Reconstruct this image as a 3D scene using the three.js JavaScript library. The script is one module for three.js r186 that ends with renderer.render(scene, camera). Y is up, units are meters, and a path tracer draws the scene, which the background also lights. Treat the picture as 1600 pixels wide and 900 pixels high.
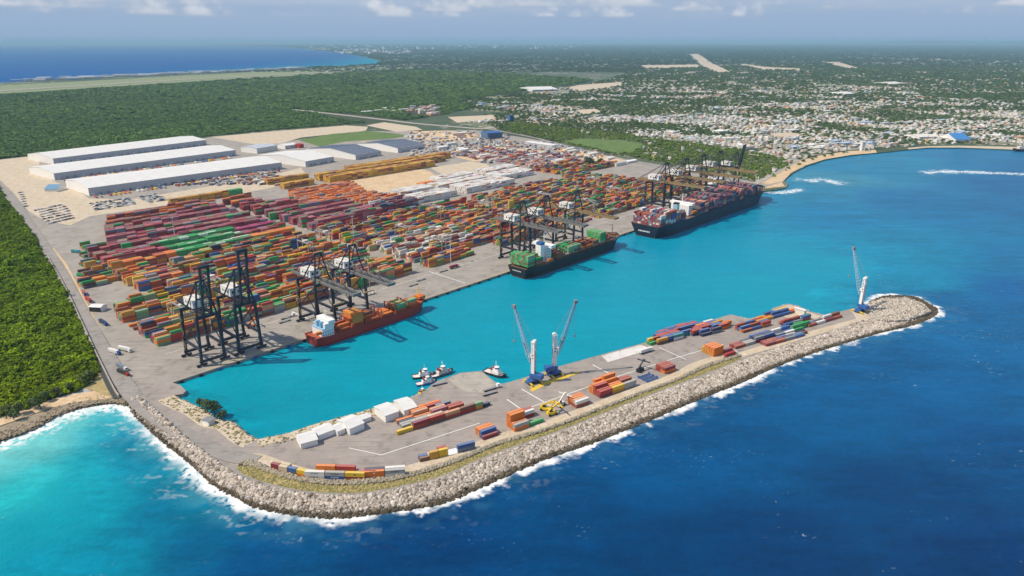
import * as THREE from 'three';
import { mergeGeometries } from 'three/addons/utils/BufferGeometryUtils.js';

// ============================================================ camera, sky, sun, exposure
const EYE = 260, FOCAL = 1100, HORIZON = 64.5;             // metres above the sea; focal length and horizon row of the 1600 x 900 photograph
const scene = new THREE.Scene();
const camera = new THREE.PerspectiveCamera(2 * Math.atan(450 / FOCAL) * 180 / Math.PI, 16 / 9, 1, 400000);
const PITCH = Math.atan((450 - HORIZON) / FOCAL);
camera.position.set(0, EYE, 0);
camera.rotation.x = -PITCH;
const renderer = new THREE.WebGLRenderer({ antialias: true });
renderer.toneMapping = THREE.LinearToneMapping;
renderer.toneMappingExposure = 1.0;
renderer.shadowMap.enabled = true;

// ------------------------------------------------------------ numbers
function seeded(a) { return () => { a = (a + 0x6d2b79f5) | 0; let t = Math.imul(a ^ (a >>> 15), 1 | a); t = (t + Math.imul(t ^ (t >>> 7), 61 | t)) ^ t; return ((t ^ (t >>> 14)) >>> 0) / 4294967296; }; }
let R = seeded(7);
const rr = (a, b) => a + (b - a) * R(), pick = (l) => l[Math.floor(R() * l.length) % l.length];
const clamp = (x, a = 0, b = 1) => Math.min(b, Math.max(a, x)), lerp = (a, b, t) => a + (b - a) * t;
const sstep = (a, b, x) => { const t = clamp((x - a) / (b - a)); return t * t * (3 - 2 * t); };
const hash = (x, y, s = 0) => { let h = (x * 374761393 + y * 668265263 + s * 974634521) | 0; h = Math.imul(h ^ (h >>> 13), 1274126177); return ((h ^ (h >>> 16)) >>> 0) / 4294967296; };
const wrap = (i, p) => (p ? ((i % p) + p) % p : i);
function vnoise(x, y, s = 0, p = 0) {
  const ix = Math.floor(x), iy = Math.floor(y), fx = x - ix, fy = y - iy, u = fx * fx * (3 - 2 * fx), v = fy * fy * (3 - 2 * fy);
  const x0 = wrap(ix, p), x1 = wrap(ix + 1, p), y0 = wrap(iy, p), y1 = wrap(iy + 1, p);
  return lerp(lerp(hash(x0, y0, s), hash(x1, y0, s), u), lerp(hash(x0, y1, s), hash(x1, y1, s), u), v);
}
function fbm(x, y, o = 4, s = 0, p = 0) { let a = 0.5, t = 0, n = 0; for (let i = 0; i < o; i++) { t += a * vnoise(x, y, s + i, p); n += a; a *= 0.5; x *= 2; y *= 2; p *= 2; } return t / n; }
const s2l = (c) => (c <= 0.04045 ? c / 12.92 : Math.pow((c + 0.055) / 1.055, 2.4)), l2s = (c) => (c <= 0.0031308 ? c * 12.92 : 1.055 * Math.pow(c, 1 / 2.4) - 0.055);
const rgb = (r, g, b, k = 1) => [s2l(r / 255) * k, s2l(g / 255) * k, s2l(b / 255) * k];
const col = (a) => new THREE.Color().setRGB(a[0], a[1], a[2]);

// ------------------------------------------------------------ sky: hazy blue with a low deck of fair-weather cumulus
{
  const W = 4096, H = 2048, d = new Float32Array(W * H * 4);
  for (let j = 0; j < H; j++) {
    const el = ((j + 0.5) / H - 0.5) * Math.PI, y = Math.sin(el), deg = el * 180 / Math.PI;
    for (let i = 0; i < W; i++) {
      const az = ((i + 0.5) / W - 0.5) * 2 * Math.PI, k = (j * W + i) * 4;
      const t = sstep(0, 0.75, Math.sqrt(Math.max(0, y)));
      let r = lerp(0.36, 0.075, t), g = lerp(0.48, 0.21, t), b = lerp(0.655, 0.48, t);
      const hz = Math.exp(-Math.max(0, deg) / 0.9); r = lerp(r, 0.275, hz); g = lerp(g, 0.41, hz); b = lerp(b, 0.61, hz);
      if (deg > 0.3) {
        // low clouds: puffs with flat bases standing at several distances; overhead the same deck seen from beneath
        const dist = 1 / (y + 0.012);
        const cx = Math.cos(az) * dist, cy = Math.sin(az) * dist;
        let cover = 0, lit = 0;
        if (deg > 9) {
          const n = fbm(cx * 1.1 + 40, cy * 1.1 + 40, 5, 3);
          cover = sstep(0.56, 0.72, n); lit = 0.75 + 0.25 * sstep(0.75, 0.6, n);
        } else {
          for (let L = 0; L < 5; L++) {
            const base = [1.75, 2.15, 2.5, 4.6, 7][L], size = [3.4, 2.6, 4.2, 4.5, 6][L], seed = 11 + L * 17;
            const u = az * 180 / Math.PI / size;
            const n1 = fbm(u * 0.55 + seed, 0.5, 3, seed), tall = size * [0.34, 0.5, 0.42, 0.5, 0.5][L] * sstep(0.36, 0.72, n1);
            const h = deg - base + 0.12 * (vnoise(u * 2, 0.3, seed + 5) - 0.5);
            if (h < -0.25 || h > tall + 0.5) continue;
            const n2 = fbm(u * 2.6, deg / size * 3.6, 5, seed + 9);
            const a = sstep(-0.14, 0.1, h) * sstep(-0.05, 0.5, (tall - h) / size + (n2 - 0.5) * 1.2) * sstep(0.36, 0.50, n1);
            const bright = lerp(0.5, 1.0, sstep(0.0, tall * 0.75 + 0.02, h + (n2 - 0.5) * 0.5));
            cover = cover + (1 - cover) * a * 0.72; lit = lerp(lit, bright, a);
          }
        }
        const veil = 0.5 * fbm(az * 9, deg * 2.2, 4, 77) * sstep(0.8, 3, deg);
        r = lerp(r, 0.62, veil); g = lerp(g, 0.68, veil); b = lerp(b, 0.76, veil);
        r = lerp(r, 0.36 + 0.46 * lit, cover); g = lerp(g, 0.43 + 0.40 * lit, cover); b = lerp(b, 0.56 + 0.30 * lit, cover);
      }
      d[k] = r; d[k + 1] = g; d[k + 2] = b; d[k + 3] = 1;
    }
  }
  const sky = new THREE.DataTexture(d, W, H, THREE.RGBAFormat, THREE.FloatType);
  sky.mapping = THREE.EquirectangularReflectionMapping; sky.magFilter = THREE.LinearFilter; sky.needsUpdate = true;
  scene.background = sky; scene.environment = sky;
}
const sun = new THREE.DirectionalLight(0xfff0d8, 5.0);
sun.name = 'sun';
const SUN_AT = new THREE.Vector3(-0.62, 0.80, 0.13).normalize();
sun.position.copy(SUN_AT).multiplyScalar(3000); sun.target.position.set(0, 0, 0);
sun.castShadow = true;
Object.assign(sun.shadow.camera, { left: -2500, right: 2500, top: 2500, bottom: -2500, near: 10, far: 9000 });
sun.shadow.mapSize.set(4096, 4096);
scene.add(sun, sun.target);
scene.fog = new THREE.FogExp2(new THREE.Color().setRGB(0.46, 0.77, 1.0), 0.000040);

// ============================================================ surveying: where things stand
const cP = Math.cos(PITCH), sP = Math.sin(PITCH);
// the place at height h (metres) that the photograph shows in its column px and row py, as [x, z]
function at(px, py, h = 2.5) { const v = (py - 450) / FOCAL, Z = (EYE - h) / (v * cP + sP); return [(px - 800) / FOCAL * Z, -Z * (cP - v * sP)]; }
const ats = (list, h) => list.map(([a, b]) => at(a, b, h));
const QA = at(267, 599), QB = at(985, 362), QL = Math.hypot(QB[0] - QA[0], QB[1] - QA[1]);
const UX = (QB[0] - QA[0]) / QL, UZ = (QB[1] - QA[1]) / QL, QTURN = Math.atan2(-UZ, UX);
// port frame: u metres along the quay, v metres inland; an object turned by QTURN has +x along the quay and +z towards the water
const Q = (u, v) => [QA[0] + u * UX + v * UZ, QA[1] + u * UZ - v * UX];
const toQ = (x, z) => { const a = x - QA[0], b = z - QA[1]; return [a * UX + b * UZ, a * UZ - b * UX]; };
function inside(x, z, p) { let c = false; for (let i = 0, j = p.length - 1; i < p.length; j = i++) if ((p[i][1] > z) !== (p[j][1] > z) && x < (p[j][0] - p[i][0]) * (z - p[i][1]) / (p[j][1] - p[i][1]) + p[i][0]) c = !c; return c; }
function boxOf(p) { let a = 1e9, b = 1e9, c = -1e9, d = -1e9; for (const [x, z] of p) { a = Math.min(a, x); b = Math.min(b, z); c = Math.max(c, x); d = Math.max(d, z); } return [a, b, c, d]; }
function resample(pts, n) {
  const L = [0]; for (let i = 1; i < pts.length; i++) L.push(L[i - 1] + Math.hypot(pts[i][0] - pts[i - 1][0], pts[i][1] - pts[i - 1][1]));
  const out = []; let k = 0;
  for (let i = 0; i < n; i++) { const s = L[L.length - 1] * i / (n - 1); while (k < pts.length - 2 && L[k + 1] < s) k++; const t = (s - L[k]) / (L[k + 1] - L[k] || 1); out.push([lerp(pts[k][0], pts[k + 1][0], t), lerp(pts[k][1], pts[k + 1][1], t)]); }
  return out;
}
function smooth(pts, n = 6) {     // Catmull-Rom through the points
  const out = []; const g = (i) => pts[clamp(i, 0, pts.length - 1)];
  for (let i = 0; i < pts.length - 1; i++) for (let k = 0; k < n; k++) { const t = k / n, a = g(i - 1), b = g(i), c = g(i + 1), d = g(i + 2); out.push([0, 1].map((m) => 0.5 * (2 * b[m] + (c[m] - a[m]) * t + (2 * a[m] - 5 * b[m] + 4 * c[m] - d[m]) * t * t + (3 * b[m] - a[m] - 3 * c[m] + d[m]) * t * t * t))); }
  out.push(pts[pts.length - 1]); return out;
}
function offsetLine(pts, w) { return pts.map((p, i) => { const a = pts[Math.max(0, i - 1)], b = pts[Math.min(pts.length - 1, i + 1)], dx = b[0] - a[0], dz = b[1] - a[1], l = Math.hypot(dx, dz) || 1; return [p[0] - dz / l * w, p[1] + dx / l * w]; }); }

// ============================================================ textures
function tex(w, h, fn, srgb = true, repeat = true) {
  const d = new Uint8Array(w * h * 4);
  for (let j = 0; j < h; j++) for (let i = 0; i < w; i++) { const c = fn(i / w, j / h, i, j), k = (j * w + i) * 4; for (let m = 0; m < 3; m++) d[k + m] = Math.round(255 * clamp(srgb ? l2s(clamp(c[m])) : c[m])); d[k + 3] = 255; }
  const t = new THREE.DataTexture(d, w, h, THREE.RGBAFormat); t.magFilter = THREE.LinearFilter;
  if (srgb) t.colorSpace = THREE.SRGBColorSpace;
  t.wrapS = t.wrapT = repeat ? THREE.RepeatWrapping : THREE.ClampToEdgeWrapping; t.needsUpdate = true; return t;
}
function tiled(t, metres) { const c = t.clone(); c.repeat.set(1 / metres, 1 / metres); c.needsUpdate = true; return c; }
const mix3 = (a, b, t) => [lerp(a[0], b[0], t), lerp(a[1], b[1], t), lerp(a[2], b[2], t)], mul3 = (a, k) => [a[0] * k, a[1] * k, a[2] * k];
const concreteTex = tex(1024, 1024, (u, v) => {
  const big = fbm(u * 5, v * 5, 4, 1, 5), mid = fbm(u * 24, v * 24, 3, 9, 24), fine = vnoise(u * 260, v * 260, 3, 260);
  const stain = sstep(0.55, 0.75, fbm(u * 11, v * 11, 4, 21, 11)), tyre = sstep(0.56, 0.75, vnoise(u * 3, v * 60, 31, 0)) * sstep(0.4, 0.7, fbm(u * 4, v * 4, 2, 40, 4));
  const joint = Math.min(Math.abs((u * 12) % 1 - 0.5), Math.abs((v * 12) % 1 - 0.5)) > 0.49 ? 0.92 : 1;
  return mul3([0.268, 0.258, 0.250], (0.78 + 0.3 * big + 0.16 * mid + 0.1 * fine) * (1 - 0.2 * stain) * (1 - 0.14 * tyre) * joint);
});
const sandTex = tex(512, 512, (u, v) => { const a = fbm(u * 6, v * 6, 5, 2, 6), b = fbm(u * 40, v * 40, 2, 8, 40); return mul3(mix3([0.45, 0.35, 0.22], [0.56, 0.48, 0.38], a), 0.72 + 0.36 * b); });
const dryGrassTex = tex(512, 512, (u, v) => { const a = fbm(u * 10, v * 10, 4, 12, 10), b = fbm(u * 60, v * 60, 2, 18, 60); return mul3(mix3([0.22, 0.18, 0.07], [0.46, 0.36, 0.17], a * 0.7 + b * 0.4), 0.75 + 0.4 * b); });
const greenTex = tex(512, 512, (u, v) => { const a = fbm(u * 9, v * 9, 4, 22, 9), b = fbm(u * 50, v * 50, 2, 28, 50); return mul3(mix3([0.03, 0.06, 0.018], [0.10, 0.17, 0.03], a), 0.6 + 0.7 * b); });
const grassFieldTex = tex(512, 512, (u, v) => { const a = fbm(u * 9, v * 9, 4, 52, 9), b = fbm(u * 50, v * 50, 2, 58, 50); return mul3(mix3([0.07, 0.13, 0.025], [0.13, 0.20, 0.045], a), 0.7 + 0.5 * b); });
const landTex = tex(2048, 2048, (u, v) => {       // bush country seen from afar: green mottle with bare plots and lanes
  const a = fbm(u * 16, v * 16, 5, 5, 16), b = fbm(u * 160, v * 160, 3, 15, 160), c = fbm(u * 420, v * 420, 1, 25, 420);
  let k = mix3([0.035, 0.062, 0.030], [0.085, 0.115, 0.050], clamp(a * 1.1 + (b - 0.5) * 0.8));
  const bare = sstep(0.60, 0.72, fbm(u * 60, v * 60, 3, 35, 60)) * sstep(0.45, 0.6, a); k = mix3(k, [0.26, 0.23, 0.17], bare * 0.5);
  const speck = c > 0.72 && a > 0.46 ? (c - 0.72) * 3 : 0; k = mix3(k, [0.55, 0.52, 0.48], clamp(speck));
  return k;
});
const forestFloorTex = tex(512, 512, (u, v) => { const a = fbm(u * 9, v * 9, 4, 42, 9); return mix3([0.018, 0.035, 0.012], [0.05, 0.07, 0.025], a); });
const grimeTex = tex(256, 256, (u, v) => { const n = fbm(u * 8, v * 8, 4, 61, 8), s = vnoise(u * 70, v * 3, 62, 0); const k = 0.80 + 0.26 * n + 0.14 * (s - 0.5); return [k, k, k * 0.98]; });
const roofTex = tex(512, 512, (u, v) => { const n = fbm(u * 6, v * 6, 4, 71, 6), s = Math.abs((u * 64) % 1 - 0.5) > 0.42 ? 0.94 : 1; const k = (0.84 + 0.18 * n) * s; return [0.72 * k, 0.715 * k, 0.70 * k]; });
const ribTex = tex(256, 16, (u) => { const s = Math.abs((u * 32) % 1 - 0.5); const k = 0.7 + 0.5 * s; return [0.52 * k, 0.54 * k, 0.58 * k]; });
const rockTex = tex(256, 256, (u, v) => { const n = fbm(u * 5, v * 5, 5, 81, 5); const k = 0.62 + 0.6 * n; return [k, k, k]; });

// ============================================================ materials
const M = {};
const std = (o) => new THREE.MeshStandardMaterial(o);
function paint(name, c, rough = 0.55, metal = 0, map = null) { return (M[name] ??= std({ color: col(c), roughness: rough, metalness: metal, map })); }
M.concrete = std({ map: tiled(concreteTex, 90), roughness: 0.9, color: col([1.09, 1.03, 0.95]) });
M.deck = std({ map: tiled(concreteTex, 70), roughness: 0.88, color: col([1.08, 0.99, 0.93]) });
M.paleConcrete = std({ map: tiled(concreteTex, 40), roughness: 0.9, color: col([1.35, 1.28, 1.15]) });
M.asphalt = std({ map: tiled(concreteTex, 55), roughness: 0.92, color: col([0.98, 0.94, 0.9]) });
M.brightConcrete = std({ map: tiled(concreteTex, 40), roughness: 0.9, color: col([2.2, 2.2, 2.2]) });
M.sand = std({ map: tiled(sandTex, 120), roughness: 0.96, color: col([1.2, 1.08, 0.92]) });
M.paleSand = std({ map: tiled(sandTex, 60), roughness: 0.96, color: col([1.1, 1.12, 1.15]) });
M.dryGrass = std({ map: tiled(dryGrassTex, 45), roughness: 0.97 });
M.field = std({ map: tiled(grassFieldTex, 120), roughness: 0.97 });
M.townGround = std({ map: tiled(landTex, 2600), roughness: 0.97, color: col([2.3, 1.75, 2.1]) });
M.land = std({ map: tiled(landTex, 6400), roughness: 0.97, color: col([0.85, 0.9, 0.95]) });
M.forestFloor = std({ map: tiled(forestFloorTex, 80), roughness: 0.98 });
M.headRock = std({ map: tiled(rockTex, 14), roughness: 0.95, color: col([0.44, 0.40, 0.33]) });
M.shoreRock = std({ map: tiled(rockTex, 14), roughness: 0.95, color: col([0.30, 0.25, 0.18]) });
M.roof = std({ map: tiled(roofTex, 30), roughness: 0.6 });
M.whiteWall = paint('whiteWall', [0.78, 0.77, 0.75], 0.7);
M.ribWall = std({ map: tiled(ribTex, 36), roughness: 0.6 });
M.lineWhite = paint('lineWhite', [0.72, 0.72, 0.70], 0.8);
M.lineYellow = paint('lineYellow', [0.65, 0.45, 0.05], 0.8);
M.craneDark = paint('craneDark', [0.018, 0.024, 0.042], 0.5);
M.craneOchre = paint('craneOchre', [0.25, 0.18, 0.085], 0.6);
M.craneGrey = paint('craneGrey', [0.17, 0.165, 0.16], 0.6);
M.gantryGrey = paint('gantryGrey', [0.30, 0.30, 0.31], 0.55);
M.white = paint('white', [0.80, 0.80, 0.79], 0.5);
M.offWhite = paint('offWhite', [0.66, 0.63, 0.58], 0.6);
M.glass = paint('glass', [0.02, 0.03, 0.045], 0.1);
M.black = paint('black', [0.02, 0.02, 0.022], 0.7);
M.steel = paint('steel', [0.25, 0.25, 0.26], 0.5);
M.blue = paint('blue', [0.03, 0.11, 0.33], 0.5);
M.skyBlue = paint('skyBlue', [0.30, 0.52, 0.66], 0.5);
M.yellow = paint('yellow', [0.72, 0.50, 0.02], 0.5);
M.red = paint('red', [0.42, 0.035, 0.025], 0.55);
M.orange = paint('orange', [0.62, 0.16, 0.02], 0.55);
M.solar = paint('solar', [0.06, 0.075, 0.13], 0.3);
M.rust = paint('rust', [0.24, 0.09, 0.05], 0.8);
M.trunk = paint('trunk', [0.09, 0.065, 0.04], 0.9);
M.rockPaint = std({ color: 0xffffff, roughness: 0.93 });

// ============================================================ building blocks
const names = new Map();
function numbered(n) { const k = names.get(n) ?? 0; names.set(n, k + 1); return k ? n + '_' + String(k).padStart(3, '0') : n; }
const boxG = new THREE.BoxGeometry(1, 1, 1), tmp = new THREE.Matrix4(), tq = new THREE.Quaternion(), te = new THREE.Euler();
class MB {
  constructor() { this.g = []; }
  add(g, m) { const c = g.clone(); if (c.index === null) { c.setIndex([...Array(c.attributes.position.count).keys()]); } if (m) c.applyMatrix4(m); this.g.push(c); return this; }
  box(x, y, z, w, h, d, ry = 0, rx = 0, rz = 0) { return this.add(boxG, tmp.compose(new THREE.Vector3(x, y, z), tq.setFromEuler(te.set(rx, ry, rz)), new THREE.Vector3(w, h, d))); }
  bar(a, b, w, h = w) { const A = new THREE.Vector3(...a), B = new THREE.Vector3(...b), dir = B.clone().sub(A), l = dir.length(); tq.setFromUnitVectors(new THREE.Vector3(1, 0, 0), dir.normalize()); if (Math.abs(dir.y) < 0.999) { const z = new THREE.Vector3(0, 1, 0), x = dir.clone(), zz = new THREE.Vector3().crossVectors(x, z).normalize(), yy = new THREE.Vector3().crossVectors(zz, x); tq.setFromRotationMatrix(new THREE.Matrix4().makeBasis(x, yy, zz)); } return this.add(boxG, tmp.compose(A.add(B).multiplyScalar(0.5), tq, new THREE.Vector3(l, h, w))); }
  cyl(x, y, z, r0, r1, h, n = 12) { return this.add(new THREE.CylinderGeometry(r1, r0, h, n), tmp.makeTranslation(x, y, z)); }
  wheel(x, y, z, r, w) { return this.add(new THREE.CylinderGeometry(r, r, w, 12), tmp.compose(new THREE.Vector3(x, y, z), tq.setFromEuler(te.set(Math.PI / 2, 0, 0)), new THREE.Vector3(1, 1, 1))); }
  geo() { const g = mergeGeometries(this.g.map((x) => { for (const k of Object.keys(x.attributes)) if (!['position', 'normal', 'uv'].includes(k)) x.deleteAttribute(k); return x; })); return g; }
  each(name, mat, parent) { for (const g of this.g) mesh(name, g, mat, parent); }
  build(name, mat, parent) { return mesh(name, this.geo(), mat, parent); }
}
function mesh(name, g, mat, parent) {
  const m = new THREE.Mesh(g, mat); m.name = parent ? name : numbered(name); m.castShadow = m.receiveShadow = true; (parent ?? scene).add(m); return m;
}
function tag(o, label, category, group) { o.userData = { label, category }; if (group) o.userData.group = group; return o; }
function thing(name, label, category, x, y, z, turn = 0, group) { const o = new THREE.Group(); o.name = numbered(name); o.position.set(x, y, z); o.rotation.y = turn; tag(o, label, category, group); scene.add(o); return o; }
function copyOf(o, label, x, y, z, turn = 0) { const c = o.clone(); c.name = numbered(o.name.replace(/_\d+$/, '')); c.userData = { ...o.userData, label }; c.position.set(x, y, z); c.rotation.y = turn; scene.add(c); return c; }
const structure = (m) => { m.userData.kind = 'structure'; return m; };
const stuff = (m) => { m.userData.kind = 'stuff'; return m; };
// a flat sheet with a skirt: ground, roads, decks
function sheetGeo(pts, y, thick) {
  let p = pts.map(([x, z]) => new THREE.Vector2(x, -z)); if (THREE.ShapeUtils.isClockWise(p)) p = p.reverse();
  const tri = THREE.ShapeUtils.triangulateShape(p, []), pos = [], uv = [], nor = [], idx = [];
  for (const q of p) { pos.push(q.x, y, -q.y); uv.push(q.x, q.y); nor.push(0, 1, 0); }
  for (const t of tri) idx.push(...t);
  for (let i = 0; i < p.length && thick > 0; i++) { const a = p[i], b = p[(i + 1) % p.length], k = pos.length / 3, nx = b.y - a.y, nz = b.x - a.x, l = Math.hypot(nx, nz) || 1; pos.push(a.x, y, -a.y, b.x, y, -b.y, b.x, y - thick, -b.y, a.x, y - thick, -a.y); const L = Math.hypot(b.x - a.x, b.y - a.y); uv.push(0, y, L, y, L, y - thick, 0, y - thick); for (let m = 0; m < 4; m++) nor.push(nx / l, 0, nz / l); idx.push(k, k + 2, k + 1, k, k + 3, k + 2); }
  const g = new THREE.BufferGeometry(); g.setAttribute('position', new THREE.Float32BufferAttribute(pos, 3)); g.setAttribute('normal', new THREE.Float32BufferAttribute(nor, 3)); g.setAttribute('uv', new THREE.Float32BufferAttribute(uv, 2)); g.setIndex(idx); return g;
}
const sheet = (name, pts, y, mat, thick = 0.3) => structure(mesh(name, sheetGeo(pts, y, thick), mat));
const strip = (name, line, w, y, mat, thick = 0.12) => sheet(name, [...offsetLine(line, w / 2), ...offsetLine(line, -w / 2).reverse()], y, mat, thick);
// a band between two lines, with a height profile across it
function bandAt(a, b, ha, hb) { return (s, t) => { const n = a.length - 1, f = clamp(s) * n, i = Math.min(n - 1, Math.floor(f)), k = f - i; const ax = lerp(a[i][0], a[i + 1][0], k), az = lerp(a[i][1], a[i + 1][1], k), bx = lerp(b[i][0], b[i + 1][0], k), bz = lerp(b[i][1], b[i + 1][1], k); return [lerp(ax, bx, t), lerp(ha, hb, t), lerp(az, bz, t)]; }; }
function bandGeo(f, n, m) {
  const pos = [], uv = [], idx = [];
  for (let i = 0; i <= n; i++) for (let j = 0; j <= m; j++) { const p = f(i / n, j / m); pos.push(...p); uv.push(p[0], -p[2]); }
  for (let i = 0; i < n; i++) for (let j = 0; j < m; j++) { const k = i * (m + 1) + j; idx.push(k, k + m + 1, k + 1, k + 1, k + m + 1, k + m + 2); }
  const g = new THREE.BufferGeometry(); g.setAttribute('position', new THREE.Float32BufferAttribute(pos, 3)); g.setAttribute('uv', new THREE.Float32BufferAttribute(uv, 2)); g.setIndex(idx); g.computeVertexNormals();
  if (g.attributes.normal.getY(0) < 0) { for (let i = 0; i < idx.length; i += 3) [idx[i + 1], idx[i + 2]] = [idx[i + 2], idx[i + 1]]; g.setIndex(idx); g.computeVertexNormals(); }
  return g;
}
function instances(name, geo, mat, list, parent) {     // list of [x, y, z, turn, sx, sy, sz, colour, tilt x, tilt z]
  const im = new THREE.InstancedMesh(geo, mat, list.length); im.name = parent ? name : numbered(name); im.castShadow = im.receiveShadow = true;
  const m = new THREE.Matrix4(), c = new THREE.Color();
  list.forEach((a, i) => { m.compose(new THREE.Vector3(a[0], a[1], a[2]), tq.setFromEuler(te.set(a[8] ?? 0, a[3], a[9] ?? 0)), new THREE.Vector3(a[4], a[5], a[6])); im.setMatrixAt(i, m); im.setColorAt(i, c.setRGB(...a[7])); });
  (parent ?? scene).add(im); return stuff(im);
}
const line3 = (px, h) => smooth(ats(px, h), 5);

// ============================================================ the coast, the harbour works and the sea
const WATERLINE = line3([[202, 636], [212, 652], [249, 686], [299, 726], [336, 760.5], [373, 779], [391, 790], [433, 801], [489, 809], [544, 809], [628, 798], [700, 784.7], [778, 750], [855, 716.7], [928, 691.7], [1005, 661], [1100, 621], [1156, 599], [1225, 568], [1294, 544], [1380, 518.6], [1431, 506.6], [1466, 488], [1446, 470.5], [1418, 462], [1380, 463], [1356, 473.5]], 0);
const ROCKTOP = line3([[206, 622], [216, 620], [236.5, 636], [264.5, 661], [296, 689], [327, 714], [358, 735.6], [378, 747], [419, 761], [475, 772], [544, 776], [586, 772], [656, 758], [700, 744], [769, 714], [867, 680.6], [950, 647], [1033, 614], [1100, 590], [1156, 566], [1225, 543], [1294, 522], [1328, 508], [1362, 500], [1378, 494], [1384, 487], [1382, 482], [1372, 479], [1357, 478]], 3.4);
const DECKEDGE = line3([[372, 727], [392, 720], [425, 731], [467, 744], [517, 751], [561, 750], [600, 747], [642, 739], [711, 717], [783, 689], [855, 669], [950, 633], [1005, 612], [1061, 591], [1100, 571], [1156, 555]], 3);
const PATHIN = line3([[372, 732], [380, 742], [421, 756.5], [475, 767.5], [544, 771.5], [586, 767.5], [655, 753.5], [700, 740], [769, 709.5], [866, 676], [950, 642.5], [1033, 609.5], [1100, 585], [1156, 562]], 3.1);
const INNER = [[281.6, 602], [291, 611], [286, 616], [272, 618], [280, 624], [311, 637], [336, 655], [361, 659], [389, 682], [402, 687.5], [450, 678], [483, 666], [561, 645], [628, 625.5], [656, 616], [683, 596], [719, 583], [753, 580], [778, 601], [794, 598], [819, 590.5], [878, 571.5], [1001, 537.5], [1063, 515], [1142, 491.5], [1153, 494.5], [1170, 499], [1204, 492], [1210, 482], [1232, 475], [1249, 479], [1266, 487], [1288, 493], [1338, 481], [1357, 475]];
const LEFTSHORE = [[-4000, 150], [-1500, 60], [-700, -230]].concat(line3([[-120, 742], [-50, 712], [0, 690], [30, 680], [60, 667], [90, 650], [120, 640], [150, 634], [180, 631], [202, 636]], 0));
const RIGHTSHORE = [[1172, 301], [1190, 300], [1206, 298], [1228, 294], [1232, 288], [1224, 283], [1240, 270], [1262, 259], [1290, 250], [1330, 243], [1370, 239.5], [1420, 234], [1450, 231], [1500, 231], [1570, 234], [1610, 236]];
const BAYSHORE = [[300, 113], [380, 109], [460, 105.5], [540, 102.5], [588, 100], [596, 97], [585, 92.5], [560, 87], [520, 81], [470, 76], [440, 73]];

// ------------------------------------------------------------ the water's own colour: pale over sand, turquoise in the dredged basin, navy over the deep
const WATER_OUT = [[20, 720, 110, 200, 205], [60, 700, 130, 205, 205], [10, 705, 150, 212, 210], [100, 662, 120, 205, 208], [60, 740, 60, 190, 198], [165, 665, 30, 172, 192], [30, 770, 40, 190, 198], [100, 760, 8, 168, 186], [130, 720, 12, 165, 185], [190, 690, 0, 130, 165], [215, 720, 0, 135, 168], [150, 800, 4, 158, 182], [250, 800, 0, 124, 164], [40, 830, 6, 162, 184], [60, 890, 0, 150, 178], [180, 880, 0, 142, 174], [300, 860, 0, 106, 154], [280, 780, 0, 130, 165], [400, 880, 0, 84, 142], [480, 850, 0, 86, 142], [600, 870, 0, 70, 128], [700, 840, 0, 68, 126], [800, 780, 0, 80, 136], [900, 830, 0, 74, 130], [1000, 880, 0, 68, 122], [1000, 720, 0, 86, 144], [1150, 720, 0, 88, 146], [1200, 850, 0, 64, 118], [1300, 650, 0, 97, 156], [1400, 780, 0, 74, 130], [1550, 870, 0, 62, 118], [1580, 720, 0, 82, 140], [1500, 600, 0, 100, 160], [1590, 560, 0, 106, 166], [1480, 520, 0, 108, 166]];
const WATER_IN = [[340, 590, 0, 166, 184], [420, 660, 0, 160, 180], [500, 570, 0, 166, 186], [600, 600, 0, 166, 186], [700, 500, 0, 166, 188], [900, 430, 0, 165, 189], [850, 540, 0, 167, 188], [1000, 480, 0, 166, 190], [1050, 380, 0, 160, 190], [1200, 400, 0, 162, 192], [1150, 330, 0, 154, 188], [1200, 460, 0, 168, 192], [1300, 420, 0, 164, 192], [1380, 390, 0, 150, 186], [1440, 440, 0, 148, 186], [1500, 470, 0, 112, 166], [1540, 500, 0, 110, 166], [1590, 460, 0, 104, 164], [1590, 400, 0, 122, 172], [1300, 340, 0, 134, 180], [1400, 310, 0, 122, 174], [1500, 340, 0, 126, 176], [1450, 380, 0, 140, 182], [1590, 330, 0, 116, 168], [1350, 265, 10, 140, 180], [1300, 280, 60, 150, 178], [1290, 300, 30, 140, 176], [1420, 250, 20, 142, 180], [1500, 250, 0, 128, 174], [1590, 260, 0, 116, 166], [1590, 290, 0, 110, 162]];
const toPts = (l) => l.map(([px, py, r, g, b]) => [...at(px, py, 0), ...rgb(r * 0.9, g * 1.0, b * 1.03, 0.65)]);
const wOut = toPts(WATER_OUT), wIn = toPts(WATER_IN);
const SPINE = [...ats([[202, 628], [300, 690], [385, 735], [560, 720], [900, 630], [1250, 520], [1440, 480]], 0)]; SPINE.push([SPINE[6][0] + 1600, SPINE[6][1] - 260]);
function segDist(x, z, a, b) { const dx = b[0] - a[0], dz = b[1] - a[1], t = clamp(((x - a[0]) * dx + (z - a[1]) * dz) / (dx * dx + dz * dz)), ex = x - a[0] - t * dx, ez = z - a[1] - t * dz; return [ex * ex + ez * ez, dx * ez - dz * ex]; }
function lineDist(x, z, l) { let m = 1e12; for (let i = 0; i + 1 < l.length; i++) { const d = segDist(x, z, l[i], l[i + 1])[0]; if (d < m) m = d; } return Math.sqrt(m); }
function idw(x, z, l) { let r = 0, g = 0, b = 0, w = 0; for (const p of l) { const d = (x - p[0]) ** 2 + (z - p[1]) ** 2 + 220, k = 1 / (d * d); r += k * p[2]; g += k * p[3]; b += k * p[4]; w += k; } return [r / w, g / w, b / w]; }
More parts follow.
